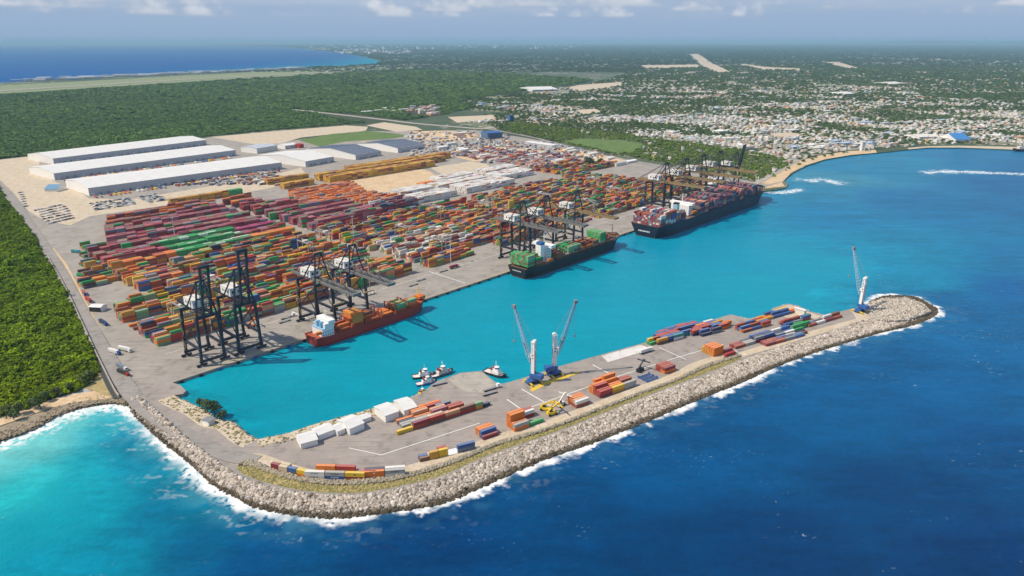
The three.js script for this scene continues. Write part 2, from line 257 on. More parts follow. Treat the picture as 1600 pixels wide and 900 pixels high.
function waterBody(x, z) {
  let m = 1e12, side = 0; for (let i = 0; i + 1 < SPINE.length; i++) { const [d, s] = segDist(x, z, SPINE[i], SPINE[i + 1]); if (d < m - 1e-6) { m = d; side = s; } }
  const d = Math.sqrt(m) * (side > 0 ? 1 : -1), past = Math.max(0, (x - SPINE[6][0])), w = 4 + past * 0.28;
  const t = x < SPINE[0][0] ? 1 : sstep(-w, w, d);
  return mix3(idw(x, z, wIn), ((c, k) => [c[0] * k, c[1] * k * 1.12, c[2] * k * 1.05])(idw(x, z, wOut), lerp(0.86, 0.96, sstep(-160, -260, x))), t);
}
const reefs = [[line3([[1452, 270], [1490, 268], [1540, 270], [1620, 273]], 0), 26], [line3([[1268, 283], [1285, 281], [1305, 286]], 0), 34], [line3([[1200, 301], [1225, 301], [1255, 296]], 0), 16]];
const shoreLeft = LEFTSHORE.slice(3), waterOuter = WATERLINE;
function waterPatch(x0, x1, zFar, zNear, W, H) {
  const gw = Math.ceil((x1 - x0) / 6), gh = Math.ceil((zNear - zFar) / 6), base = [], foam = [];
  for (let j = 0; j <= gh; j++) for (let i = 0; i <= gw; i++) {
    const x = lerp(x0, x1, i / gw), z = lerp(zNear, zFar, j / gh); base.push(waterBody(x, z));
    const near = x < 800 && z > -760;
    let f = near ? Math.min(lineDist(x, z, waterOuter), 90) : 90, s = near && x < -150 ? Math.min(lineDist(x, z, shoreLeft), 90) : 90, r = 90;
    for (const [l, w] of reefs) { const d = lineDist(x, z, l) * 24 / w; if (d < r) r = d; }
    foam.push([f, s, r]);
  }
  const cell = (l, u, v, n) => { const fx = u * gw, fy = v * gh, i = Math.min(gw - 1, Math.floor(fx)), j = Math.min(gh - 1, Math.floor(fy)), a = fx - i, b = fy - j, k = j * (gw + 1) + i; const o = []; for (let m = 0; m < n; m++) o.push(lerp(lerp(l[k][m], l[k + 1][m], a), lerp(l[k + gw + 1][m], l[k + gw + 2][m], a), b)); return o; };
  const map = tex(W, H, (u, v) => {
    const x = lerp(x0, x1, u), z = lerp(zNear, zFar, v);
    let c = cell(base, u, v, 3); const [f, s, r] = cell(foam, u, v, 3);
    const inner = !(x < SPINE[0][0]) && c[1] > 0.22 && c[0] < 0.01 && f > 60 && s > 60;      // sheltered basin: calm and even
    const p = fbm(x / 42, z / 30, 4, 91) - 0.5, q = vnoise(x / 3.2 + z / 9, z / 2.1, 95) - 0.5, w2 = vnoise(x / 14, z / 4.5, 96) - 0.5, band = vnoise(x / 90, z / 11, 97) - 0.5;
    const calm = inner ? 0.35 : 1;
    c = mul3(c, 1 + calm * (0.30 * p + 0.20 * q + 0.2 * w2 + 0.2 * band));
    // broken water
    const n = fbm(x / 9, z / 9, 4, 101), n2 = fbm(x / 2.6, z / 2.6, 3, 105), patch = fbm(x / 34, z / 34, 3, 109);
    const west = sstep(-60, -200, x), reach = 4 + 6 * patch + 5.5 * west;
    let k = sstep(reach, 0.8, f + (n - 0.5) * 16) * sstep(0.30, 0.56, n2 + 0.30 * sstep(9, 0, f));
    k = Math.max(k, sstep(20, 2, s + (n - 0.5) * 26) * sstep(0.34, 0.6, n2 + 0.24 * sstep(12, 0, s)));
    k = Math.max(k, sstep(24, 4, r + (n - 0.5) * 34 + (patch - 0.5) * 26) * sstep(0.38, 0.66, n2 + 0.16 * sstep(14, 0, r)));
    k = Math.max(k, 0.26 * sstep(40, 8, f) * (0.25 + 0.75 * west) * sstep(0.58, 0.70, fbm(x / 12 + z / 20, z / 5, 3, 113)) * sstep(0.45, 0.6, n2));
    if (!inner && z > -900) k = Math.max(k, 0.4 * sstep(0.90, 0.96, vnoise(x / 1.7 + z / 7, z / 1.2, 117)) * sstep(0.62, 0.8, fbm(x / 40, z / 34, 3, 119)));
    const froth = 0.28 * sstep(30, 4, Math.min(f, s * 0.8)) * (0.3 + 0.7 * west) * sstep(0.35, 0.7, n);      // aerated, milky water under the foam
    c = mix3(c, [0.16, 0.46, 0.50], froth);
    return mix3(c, [0.74, 0.77, 0.78], clamp(k));
  }, true, false);
  const g = new THREE.BufferGeometry(); g.setAttribute('position', new THREE.Float32BufferAttribute([x0, 0, zNear, x1, 0, zNear, x1, 0, zFar, x0, 0, zFar], 3)); g.setAttribute('normal', new THREE.Float32BufferAttribute([0, 1, 0, 0, 1, 0, 0, 1, 0, 0, 1, 0], 3)); g.setAttribute('uv', new THREE.Float32BufferAttribute([0, 0, 1, 0, 1, 1, 0, 1], 2)); g.setIndex([0, 1, 2, 0, 2, 3]);
  const bump = waveTex.clone(); bump.repeat.set((x1 - x0) / 75, (zNear - zFar) / 75); bump.needsUpdate = true;
  return mesh('water_surface', g, new THREE.MeshPhysicalMaterial({ map, roughness: 0.3, ior: 1.33, specularIntensity: 0.28, bumpMap: bump, bumpScale: 0.5 }), sea);
}
const waveTex = tex(512, 512, (u, v) => { const a = fbm(u * 10 + 0, v * 16, 4, 131, 0), b = vnoise(u * 44, v * 60, 133, 0); const e = 0.7 * a + 0.3 * b; return [e, e, e]; }, false);
waveTex.wrapS = waveTex.wrapT = THREE.MirroredRepeatWrapping;
const sea = new THREE.Group(); sea.name = 'sea'; structure(sea); scene.add(sea);
waterPatch(-460, 780, -900, -220, 2048, 1124);
waterPatch(-460, 2400, -2300, -900, 1600, 800);
waterPatch(780, 2400, -900, -220, 1024, 480);
waterPatch(-1000, 1600, -220, 400, 800, 200);
waterPatch(-1000, -460, -900, -220, 320, 400);
{ // the bay beyond the airfield, out to the horizon, and deep water all round
  const pos = [], colr = [], idx = [], nx = 90, nz = 90, shore = ats(BAYSHORE, 0);
  for (let j = 0; j <= nz; j++) for (let i = 0; i <= nx; i++) {
    const z = -3600 * Math.pow(45, j / nz), x = lerp(-1.05, -0.02, i / nx) * -z; pos.push(x, 0, z);
    const d = lineDist(x, z, shore), t = Math.exp(-d / 900) * sstep(-3600, -1500, x), fa = sstep(6000, 40000, -z);
    colr.push(...mix3(mix3(rgb(0, 94, 170, 0.68), rgb(0, 98, 174, 0.68), fa), rgb(10, 168, 190, 0.62), t));
  }
  for (let j = 0; j < nz; j++) for (let i = 0; i < nx; i++) { const k = j * (nx + 1) + i; idx.push(k, k + 1, k + nx + 1, k + 1, k + nx + 2, k + nx + 1); }
  const g = new THREE.BufferGeometry(); g.setAttribute('position', new THREE.Float32BufferAttribute(pos, 3)); g.setAttribute('color', new THREE.Float32BufferAttribute(colr, 3)); g.setIndex(idx); g.computeVertexNormals();
  mesh('water_surface', g, new THREE.MeshPhysicalMaterial({ vertexColors: true, roughness: 0.6, ior: 1.33, specularIntensity: 0.12 }), sea);
  mesh('deep_water', sheetGeo([[-170000, 20000], [170000, 20000], [170000, -170000], [-170000, -170000]], -0.6, 0), std({ color: col(rgb(0, 64, 124, 0.6)), roughness: 0.4 }), sea);
}

// ------------------------------------------------------------ land
const quayIn = [Q(2, 8), Q(1180, 8)];
const LAND = [[-60000, 0], ...LEFTSHORE.slice(0, -1), at(215, 619), ...quayIn, ...ats(RIGHTSHORE.slice(1), 1), [3000, -1700], [9000, -1500], [60000, 0], [170000, -20000], [170000, -160000], [-170000, -160000], [-60000, -110000], ...ats(BAYSHORE, 1).reverse(), ...ats([[150, 121], [0, 129.5]], 1), [-6000, -3900], [-60000, -3000]];
sheet('land', LAND, 1.8, M.land, 3);
// beaches and rocky shores
sheet('shore_rock', [...shoreLeft.slice(0, -2), ...ats([[188, 622], [150, 620], [100, 632], [60, 645], [20, 660], [0, 667], [-60, 690], [-130, 715]], 2)], 2.0, M.shoreRock, 2.4);
sheet('beach', ats([[-130, 712], [-60, 684], [0, 665], [30, 655], [75, 638], [120, 628], [170, 622], [185, 618], [172, 606], [140, 612], [110, 617], [60, 630], [20, 648], [-60, 672], [-140, 700]], 2.2), 2.2, M.sand, 0.4);
sheet('beach', ats([[1176, 296], [1200, 294], [1226, 291], [1222, 285], [1236, 270], [1258, 258.5], [1288, 249], [1330, 242], [1370, 238.5], [1368, 234], [1325, 236], [1280, 243], [1250, 251], [1226, 263], [1205, 276], [1180, 284]], 2.2), 2.2, M.sand, 0.4);
sheet('beach', ats([[1420, 233.3], [1450, 230.5], [1500, 230.5], [1570, 233], [1640, 236], [1640, 231], [1570, 229], [1500, 227.6], [1450, 228.4], [1418, 231]], 2.2), 2.2, M.paleSand, 0.4);
// container terminal
const TERMINAL = [at(198, 626), at(236, 607), Q(2, 0.5), Q(1186, 0.5), ...ats([[1200, 288], [1150, 279], [1060, 262], [985, 250], [930, 238], [860, 222], [800, 212], [740, 203], [640, 205], [560, 205], [440, 222], [330, 214], [210, 232], [60, 243], [0, 249], [-30, 262], [4, 293], [40, 345], [72, 392], [100, 436], [126, 490], [150, 540], [170, 590], [190, 622]])];
sheet('terminal_apron', TERMINAL, 2.5, M.concrete, 3.6);
sheet('sandy_yard', ats([[-20, 262], [0, 250], [60, 243], [62, 262], [85, 284], [112, 293], [140, 310], [200, 312], [300, 296], [440, 270], [470, 262], [480, 275], [430, 292], [330, 312], [250, 322], [140, 338], [110, 352], [70, 345], [45, 330], [20, 300]]), 2.58, M.paleSand, 0.1);
sheet('sandy_yard', ats([[330, 214], [430, 205], [540, 196], [575, 198], [572, 204], [470, 215], [440, 224], [400, 226]]), 2.58, M.paleSand, 0.1);
sheet('sandy_yard', ats([[572, 196], [600, 191], [650, 198], [660, 203], [620, 206]]), 2.58, M.paleSand, 0.1);
sheet('sandy_yard', ats([[520, 287], [600, 271], [660, 264], [672, 268], [690, 281], [650, 296], [590, 302]]), 2.58, M.sand, 0.1);
sheet('sandy_yard', ats([[672, 262], [735, 252], [760, 256], [768, 262], [718, 274], [690, 272]]), 2.58, M.paleSand, 0.1);
for (const p of [[[690, 240], [760, 228], [850, 236], [800, 250], [740, 252]], [[640, 205], [700, 204], [760, 212], [700, 222], [650, 216]], [[860, 228], [930, 240], [985, 252], [960, 258], [890, 246]], [[560, 222], [640, 218], [660, 226], [600, 226]]]) sheet('sandy_yard', ats(p), 2.57, M.sand, 0.08);
sheet('roadside_verge', ats([[72, 395], [100, 440], [135, 505], [160, 560], [184, 612], [196, 622], [206, 615], [186, 575], [160, 520], [128, 458], [104, 412], [84, 388]]), 2.58, M.sand, 0.1);
sheet('green_field', ats([[466, 219], [520, 209], [575, 205], [612, 208], [640, 212], [610, 217], [540, 221], [500, 229]]), 2.62, M.field, 0.1);
sheet('green_field', ats([[880, 221], [905, 216], [975, 219], [1010, 226], [985, 240], [955, 238], [915, 229]]), 2.1, M.field, 0.2);
sheet('grass_bank', ats([[132, 605], [150, 585], [160, 575], [172, 596], [183, 616], [168, 618]]), 2.3, M.dryGrass, 0.2);
// airfield
sheet('airfield', ats([[-60, 153], [0, 147], [330, 126], [662, 107.5], [655, 105], [560, 105.5], [460, 109.5], [300, 118], [150, 126], [0, 134], [-80, 139]]), 4, std({ map: M.field.map, color: col([2.1, 1.5, 3.4]), roughness: 0.95 }), 1);
strip('runway', ats([[-60, 146.5], [300, 124], [640, 106.6]]), 70, 6, M.paleConcrete, 1);
// bare cuts and works in the bush
const BARE = [[[1075, 85], [1092, 84], [1108, 96], [1142, 113], [1122, 114], [1098, 104]], [[1000, 102], [1090, 101], [1092, 106], [1010, 107]], [[1150, 99], [1200, 105], [1250, 107], [1250, 110], [1190, 109]], [[1290, 97], [1310, 97], [1345, 107], [1320, 107]], [[880, 138], [905, 133], [975, 128], [970, 135], [905, 143]], [[700, 183], [770, 180], [776, 186], [715, 192]], [[1200, 209], [1235, 207], [1257, 211], [1236, 216], [1205, 214]], [[900, 172], [930, 170], [940, 175], [905, 180]]].map((p) => ats(p));
for (const p of BARE) sheet('bare_ground', p, 3.2, M.paleSand, 0.8);
// roads
const road = (px, w, y = 2.75, m = M.asphalt) => strip('road', line3(px, 2.5), w, y, m);
road([[300, 190], [430, 178], [540, 168], [640, 158], [780, 150], [900, 140]], 9, 2.9, M.paleSand);
road([[455, 171], [520, 178], [600, 187], [650, 193], [720, 199], [760, 201], [780, 192], [800, 182], [860, 174], [960, 166]], 22, 2.9, M.paleConcrete);
road([[760, 201], [830, 214], [900, 232], [985, 251], [1060, 266], [1160, 283]], 14);
road([[1180, 287], [1215, 268], [1250, 249], [1300, 237], [1380, 229], [1460, 223], [1600, 222]], 13, 2.75, M.paleConcrete);
road([[-10, 284], [22, 316], [52, 360], [92, 420], [122, 478], [152, 532], [186, 588], [222, 634], [270, 668], [340, 706], [400, 722]], 13, 3.32);
// streets of the town
for (const p of [[[800, 182], [880, 196], [960, 205], [1060, 215], [1150, 226], [1215, 240]], [[960, 166], [1060, 180], [1180, 196], [1320, 214], [1420, 223]], [[900, 140], [1040, 150], [1200, 163], [1380, 176], [1600, 190]], [[1000, 112], [1150, 122], [1330, 132], [1600, 142]], [[1100, 118], [1085, 140], [1062, 170], [1050, 196], [1058, 214]], [[1290, 118], [1290, 150], [1270, 190], [1262, 232]], [[1460, 112], [1470, 150], [1462, 190], [1450, 226]], [[880, 134], [800, 150], [790, 172]]]) road(p, 9, 2.9, M.paleConcrete);
// the perimeter wall along the ditch on the west side
{ const w = line3([[74, 404], [98, 446], [120, 492], [140, 536], [160, 578], [176, 610], [184, 622]], 2.5); sheet('drainage_ditch', [...offsetLine(w, 2.6), ...offsetLine(w, -0.5).reverse()], 2.66, paint('ditch', [0.05, 0.05, 0.045], 0.5), 0.1);
  const t = mesh('perimeter_wall', sheetGeo([...offsetLine(w, -0.6), ...offsetLine(w, -1.4).reverse()], 5.2, 3), M.paleConcrete); tag(t, 'long pale concrete wall beside the ditch between green scrub and terminal road', 'wall'); }

// ------------------------------------------------------------ breakwater pier: deck, rubble wall, grass strip, service path, armour slope
const innerW = ats(INNER, 2.6);
const PIER = [at(214, 612), at(238, 600), at(266, 597), ...innerW, at(1372, 479, 3), at(1384, 487, 3), at(1362, 500, 3), ...ROCKTOP.slice(10, 113).filter((p, i) => i % 2 === 0).reverse()];
sheet('breakwater_pier', PIER, 2.9, M.deck, 3.6);
const sandyInner = (a, b, w) => { const l = resample(innerW.slice(a, b), 30); return [...l, ...offsetLine(l, w).reverse()]; };
sheet('sandy_margin', sandyInner(3, 10, 12), 3.0, M.paleSand, 0.1);
sheet('sandy_margin', sandyInner(9, 14, 9), 3.0, M.paleSand, 0.1);
sheet('pale_landing', ats([[700, 592], [719, 584], [752, 581], [776, 601], [757, 614], [728, 612], [712, 603]], 2.9), 3.0, M.paleConcrete, 0.1);
sheet('pale_quay_strip', ats([[940, 556], [1001, 539], [1012, 543], [1000, 551], [950, 566]], 2.9), 3.0, M.brightConcrete, 0.1);
sheet('sandy_margin', ats([[1212, 490], [1212, 483], [1232, 476], [1248, 480], [1264, 488], [1284, 494], [1262, 503], [1236, 498]], 2.9), 3.0, M.paleSand, 0.1);
sheet('sandy_margin', ats([[1150, 561], [1225, 539], [1294, 518], [1330, 506], [1326, 501], [1290, 511], [1222, 530], [1148, 553]], 2.9), 3.01, M.paleSand, 0.1);
sheet('sandy_margin', ats([[1320, 503], [1338, 498], [1330, 486], [1356, 477], [1371, 480], [1380, 487], [1374, 492], [1358, 498], [1326, 506]], 2.9), 3.02, M.paleSand, 0.1);
{ const inner = resample(DECKEDGE, 200), path = resample(PATHIN, 200), top = resample(ROCKTOP.slice(5 * 6, 5 * 19), 200);
  const deckBand = offsetLine(inner, -9);
  sheet('sandy_margin', [...inner, ...deckBand.reverse()], 3.0, M.paleSand, 0.1);
  const at2 = (t) => inner.map((p, i) => [lerp(p[0], path[i][0], t), lerp(p[1], path[i][1], t)]);
  sheet('kerb', [...offsetLine(inner, -0.4), ...offsetLine(inner, 0.4).reverse()], 3.25, M.paleConcrete, 0.5);
  sheet('grass_strip', [...at2(0.3), ...at2(0.97).reverse()], 3.12, M.dryGrass, 0.3);
  const pathIn = at2(0.97), pathOut = offsetLine(pathIn, 3.6); sheet('service_path', [...pathIn, ...pathOut.reverse()], 3.3, M.asphalt, 0.4);
  // rubble wall at the back of the deck
  const list = [], f = bandAt(at2(0.04), at2(0.36), 0, 0); R = seeded(21);
  for (let i = 0; i < 2600; i++) { const s = R(), t = R(), p = f(s, t), r = rr(0.7, 1.4); list.push([p[0], 3.1 + (1.6 - 1.5 * Math.abs(t - 0.45)) * rr(0.3, 1), p[2], rr(0, 6), r, r * rr(0.6, 0.9), r * rr(0.7, 1.2), mul3([0.32, 0.28, 0.21], rr(0.7, 1.25)), rr(-0.6, 0.6), rr(-0.6, 0.6)]); }
  const wall = new THREE.Group(); wall.name = 'rubble_wall'; tag(wall, 'low rubble stone wall along the seaward edge of the pier deck', 'wall'); scene.add(wall);
  mesh('wall_core', bandGeo((s, t) => { const p = f(s, t); return [p[0], 3.0 + 1.7 * Math.sin(Math.PI * clamp(t * 0.8 + 0.1)), p[2]]; }, 200, 4), M.shoreRock, wall);
  instances('stones', rockGeo(4, 1), M.rockPaint, list, wall);
}
function rockGeo(seed, detail) {
  const r = seeded(seed), g = new THREE.IcosahedronGeometry(1, detail), p = g.attributes.position, cuts = [];
  for (let i = 0; i < 9; i++) cuts.push(new THREE.Vector3(r() * 2 - 1, r() * 2 - 1, r() * 2 - 1).normalize());
  for (let i = 0; i < p.count; i++) { const v = new THREE.Vector3().fromBufferAttribute(p, i); let s = 1; for (const c of cuts) { const d = v.dot(c); if (d > 0.55) s = Math.min(s, 0.66 / d + 0.06); } v.multiplyScalar(s); p.setXYZ(i, v.x, v.y, v.z); }
  g.computeVertexNormals(); g.setIndex([...Array(p.count).keys()]); return g;
}
// armour stones: thousands, none big enough in view to single out
{ const top = resample(ROCKTOP, 700), foot = resample(WATERLINE, 700); R = seeded(31);
  const arm = new THREE.Group(); arm.name = 'armour_slope'; tag(arm, 'long slope of pale armour boulders guarding the seaward side of the breakwater', 'breakwater'); scene.add(arm);
  const f = bandAt(top, foot, 3.3, -0.5);
  mesh('slope_core', bandGeo((s, t) => { const p = f(s, t); return [p[0], p[1] - 0.5, p[2]]; }, 700, 4), M.shoreRock, arm);
  const lists = [[], [], []];
  for (let i = 0; i < 700; i++) { const s0 = i / 700, a = f(s0, 0), b = f(s0, 1), w = Math.hypot(a[0] - b[0], a[2] - b[2]), n = Math.max(6, Math.round(w / 1.15));
    for (let j = 0; j < n; j++) { const s = clamp(s0 + rr(-0.0012, 0.0012)), t = clamp((j + rr(-0.3, 1.1)) / n), p = f(s, t), wet = sstep(0.74, 0.88, t + rr(-0.07, 0.07)), r = rr(0.62, 1.3) * (R() < 0.10 ? 1.6 : 1);
      const c = mix3(mul3(pick([[0.52, 0.46, 0.39], [0.46, 0.41, 0.35], [0.57, 0.51, 0.45], [0.38, 0.33, 0.28], [0.50, 0.42, 0.35], [0.24, 0.20, 0.16]]), rr(0.72, 1.12)), mul3([0.075, 0.058, 0.035], rr(0.6, 1.5)), wet);
      lists[i % 3].push([p[0], p[1] + rr(-0.3, 0.8), p[2], rr(0, 6.28), r * rr(0.9, 1.4), r * rr(0.7, 1), r, c, rr(-0.7, 0.7), rr(-0.7, 0.7)]); } }
  lists.forEach((l, k) => instances('armour_stones', rockGeo(50 + k, 1), M.rockPaint, l, arm));
  // grey rubble filling the head of the breakwater, and the inner toe of the causeway
  const head = ats([[1356, 480], [1378, 468], [1415, 466], [1440, 474], [1455, 487], [1420, 500], [1385, 503], [1360, 500]], 3), bb = boxOf(head), hl = [];
  while (hl.length < 1500) { const x = rr(bb[0], bb[2]), z = rr(bb[1], bb[3]); if (inside(x, z, head)) { const r = rr(0.7, 1.5); hl.push([x, 3.2 + rr(0, 0.9), z, rr(0, 6), r * 1.2, r * 0.8, r, mul3([0.47, 0.42, 0.36], rr(0.6, 1.2)), rr(-0.6, 0.6), rr(-0.6, 0.6)]); } }
  sheet('breakwater_head', head, 3.35, M.headRock, 3);
  instances('armour_stones', rockGeo(60, 1), M.rockPaint, hl, arm);
  const il = []; const inn = resample(innerW.slice(3, 15), 400); for (const p of inn) for (let k = 0; k < 3; k++) { const r = rr(0.5, 1.2); il.push([p[0] + rr(-1.5, 1.5), rr(-0.2, 2.4), p[1] + rr(-1.5, 1.5), rr(0, 6), r * 1.2, r * 0.8, r, mul3([0.40, 0.36, 0.28], rr(0.5, 1.1)), rr(-0.6, 0.6), rr(-0.6, 0.6)]); }
  const inh = resample(innerW.slice(25, 33), 160); for (const p of inh) for (let k = 0; k < 3; k++) { const r = rr(0.5, 1.2); il.push([p[0] + rr(-1.5, 1.5), rr(0, 2.6), p[1] + rr(-1.5, 1.5), rr(0, 6), r * 1.2, r * 0.8, r, mul3([0.48, 0.44, 0.36], rr(0.6, 1.1)), rr(-0.6, 0.6), rr(-0.6, 0.6)]); }
  instances('armour_stones', rockGeo(61, 1), M.rockPaint, il, arm);
  // boulders of the natural shore on the left and of the root
  const sl = []; for (let i = 0; i < 2600; i++) { const s = R(), l = shoreLeft, k = Math.min(l.length - 3, Math.floor(s * (l.length - 2))), p = l[k], q = l[k + 1], t = R(); const r = rr(0.3, 1.1); const x = lerp(p[0], q[0], t), z = lerp(p[1], q[1], t); const in_ = R() ** 1.5 * 13; sl.push([x + rr(-2, 2) - in_ * 0.35, rr(0.2, 2.1), z - in_, rr(0, 6), r * 1.4, r * 0.6, r, mul3([0.24, 0.19, 0.13], rr(0.5, 1.3)), rr(-0.4, 0.4), rr(-0.4, 0.4)]); }
  const sr = instances('shore_boulders', rockGeo(62, 1), M.rockPaint, sl); sr.userData.label = 'brown boulders strewn along the rocky shore left of the breakwater root'; sr.userData.category = 'boulders';
}
// dry tufts on the grass strip and the sandy margins
{ R = seeded(37); const gi = resample(DECKEDGE, 300), gp = resample(PATHIN, 300), l = [], f = bandAt(gi, gp, 3.1, 3.1); const tuft = (x, z, y, s, c) => l.push([x, y, z, R() * 6, s * rr(0.8, 1.6), s * rr(0.3, 0.6), s, c, 0, 0]);
  for (let i = 0; i < 2600; i++) { const p = f(R(), rr(0.36, 0.97)); tuft(p[0], p[2], 3.2, rr(0.3, 0.9), mul3(mix3([0.30, 0.24, 0.09], [0.16, 0.17, 0.05], R()), rr(0.7, 1.3))); }
  const mg = resample(innerW.slice(3, 14), 500), mo = offsetLine(mg, 11); for (let i = 0; i < 500; i++) for (let k = 0; k < 2; k++) { const t = R(); if (R() < 0.4) tuft(lerp(mg[i][0], mo[i][0], t), lerp(mg[i][1], mo[i][1], t), 3.1, rr(0.3, 1.1), mul3(pick([[0.14, 0.16, 0.05], [0.34, 0.27, 0.12], [0.20, 0.18, 0.13]]), rr(0.7, 1.2))); }
  const im = instances('dry_grass_tufts', rockGeo(63, 1), M.rockPaint, l); tag(im, 'dry yellow grass tufts along the strip and sandy margins of the breakwater', 'grass'); im.userData.kind = 'stuff'; }
// painted lines on the pier and the apron, 2 cm proud sheets
for (const [l, w] of [[[[596, 711], [680, 684], [750, 661]], 0.7], [[[800, 647], [870, 622], [960, 590], [1060, 558], [1130, 538]], 0.7], [[[815, 608], [860, 634]], 0.8], [[[792, 624], [818, 642]], 0.8], [[[926, 570], [962, 589]], 0.8], [[[1030, 543], [1072, 562]], 0.6], [[[545, 700], [596, 711]], 0.5]]) strip('lane_marking', ats(l, 2.9), w, 3.04, M.lineWhite, 0.1);
for (const [a, b, w, m] of [[[20, 60], [1040, 60], 0.5, M.lineWhite], [[150, 10], [150, 72], 0.9, M.lineWhite], [[330, 8], [330, 70], 0.9, M.lineWhite], [[620, 62], [620, 130], 1.2, M.lineYellow], [[30, 3.2], [1080, 3.2], 0.5, M.lineYellow], [[30, 14], [1080, 14], 0.35, M.steel], [[30, 44], [1080, 44], 0.35, M.steel]]) strip('lane_marking', [Q(...a), Q(...b)], w, 2.56, m, 0.1);
sheet('lane_marking', ats([[828, 608], [850, 597], [905, 580], [906, 583], [852, 602], [832, 612]], 2.9), 3.03, M.lineYellow, 0.1);
// blue fenders on the quay wall
{ const q = thing('quay_fenders', 'row of dark and blue rubber fenders hung on the container quay wall', 'fenders', ...((p) => [p[0], 0, p[1]])(Q(0, 0)), QTURN);
  for (let u = 8; u < 1060; u += 16) { const f = new MB().box(u, 1.2, 0.4, 2.6, 2.2, 1.1).build('fender', (u > 20 && u < 125 && u % 32 === 8) ? M.blue : M.black, q); void f; } q.userData.kind = 'thing'; }

// ============================================================ ship-to-shore cranes
// own axes: +x along the quay, +z towards the water
function quayCrane(label, u, v, { up = false, s = 1, boomMat = M.craneDark, reach = 58, group = 'ship-to-shore gantry cranes along the container quay', lift = 80 } = {}) {
  const p = Q(u, v), o = thing('gantry_crane', label, 'gantry crane', p[0], 2.5, p[1], QTURN, group), D = M.craneDark;
  const G = 15, HX = 10, TOP = 44;
  for (const x of [-HX, HX]) for (const z of [-G, G]) {
    const leg = new MB().bar([x, 2.5, z], [x * 0.86, TOP, z], 1.9, 2.1).build('leg', D, o);
    const b = new MB(); b.box(x, 1.6, z, 9, 1.3, 1.4); for (const k of [-3.6, -2.4, -1.2, 1.2, 2.4, 3.6]) b.wheel(x + k, 0.6, z, 0.55, 0.7); b.build('bogie', D, leg);
  }
  for (const z of [-G, G]) { new MB().box(0, 4.2, z, HX * 2 + 3, 2, 1.8).build('sill_beam', D, o); new MB().box(0, TOP - 1.2, z, HX * 1.72 + 2, 2.4, 2).build('cross_beam', D, o); }
  for (const x of [-HX, HX]) { const b = new MB().box(x * 0.95, 15, 0, 1.5, 2.2, G * 2 - 1); b.bar([x * 0.95, 16, -G], [x * 0.88, TOP - 2, G], 0.9); b.bar([x * 0.93, 16, G], [x * 0.9, 30, 0], 0.7); b.build('portal_beam', D, o); }
  { const b = new MB(); for (const x of [-3.4, 3.4]) { b.box(x, TOP + 1.6, -8, 1.5, 2.6, 2 * G + 20); } for (let z = -32; z <= 16; z += 6) b.box(0, TOP + 1.2, z, 6.4, 0.6, 0.6); b.build('trolley_girder', boomMat === M.craneDark ? D : boomMat, o); }
  // apex frame over the waterside legs
  { const b = new MB(); for (const x of [-1, 1]) { b.bar([x * 8.4, TOP, G], [x * 3, TOP + 28, G - 4], 1.2); b.bar([x * 8, TOP, -G + 8], [x * 3, TOP + 28, G - 4], 0.9); } b.box(0, TOP + 28, G - 4, 8, 1.4, 1.8); b.box(0, TOP + 14, G - 2, 11, 0.9, 0.9); b.build('apex_frame', D, o); }
  { const b = new MB(); for (const x of [-3, 3]) b.bar([x, TOP + 28, G - 4], [x, TOP + 3, -30], 0.45); b.build('backstay', D, o); }
  // boom, raised or lowered
  const boom = new THREE.Group(); boom.name = 'boom'; boom.position.set(0, TOP + 1.5, G + 2); o.add(boom);
  const bm = new MB(), lat = new MB();
  for (const x of [-3.4, 3.4]) { bm.box(x, 0, reach / 2, 1.4, 2.4, reach); }
  bm.box(0, 0, reach, 8.6, 2.6, 2.2);
  for (let z = 3; z < reach; z += 5.5) { lat.box(0, 0.4, z, 6, 0.6, 0.6); lat.bar([-3.2, 0.4, z], [3.2, 0.4, z + 5], 0.35); }
  for (const x of [-3.2, 3.2]) { lat.bar([x, 1, reach * 0.18], [x, 7, reach * 0.42], 0.4); lat.bar([x, 7, reach * 0.42], [x, 1, reach * 0.66], 0.4); }
  if (!up) lat.box(4.6, 1.2, reach / 2, 0.9, 0.3, reach);
  const B = bm.build('boom_girder', boomMat, boom); lat.build('boom_lattice', boomMat, boom); void B;
  boom.rotation.x = up ? -lift * Math.PI / 180 : 0;
  if (!up) { const st = new MB(); for (const x of [-3, 3]) { st.bar([x, TOP + 28, G - 4], [x, TOP + 3, G + reach * 0.48], 0.4); st.bar([x, TOP + 28, G - 4], [x, TOP + 3, G + reach * 0.92], 0.4); } st.build('forestay', D, o); }
  // machine house, trolley, cab, spreader, stairs
  const mh = new MB().box(0, TOP + 6.2, -6, 10.5, 6.4, 17).build('machine_house', M.white, o);
  { for (const z of [-10, -6, -2]) new MB().box(-5.28, TOP + 6.6, z, 0.1, 1.8, 1.8).build('vent', M.black, mh); for (const x of [-2.5, 2.5]) new MB().box(x, TOP + 6.4, 2.53, 2, 2.6, 0.1).build('vent', M.black, mh); new MB().box(0, TOP + 9.6, -6, 10.9, 0.4, 17.4).build('roof', M.offWhite, mh); }
  const tz = up ? -18 : rr(-4, 30) + G;
  new MB().box(0, TOP - 0.6, tz, 6, 1.2, 6).build('trolley', D, o); new MB().box(2.4, TOP - 3, tz + 4, 2.2, 2.4, 2.8).build('operator_cab', M.offWhite, o);
  { const sh = TOP - (up ? 12 : rr(8, 20)), b = new MB().box(0, sh, tz, 12.2, 0.6, 2.4); for (const x of [-2, 2]) for (const z of [-1, 1]) b.bar([x, sh, tz + z], [x, TOP, tz + z], 0.14); b.build('spreader', M.craneOchre, o); }
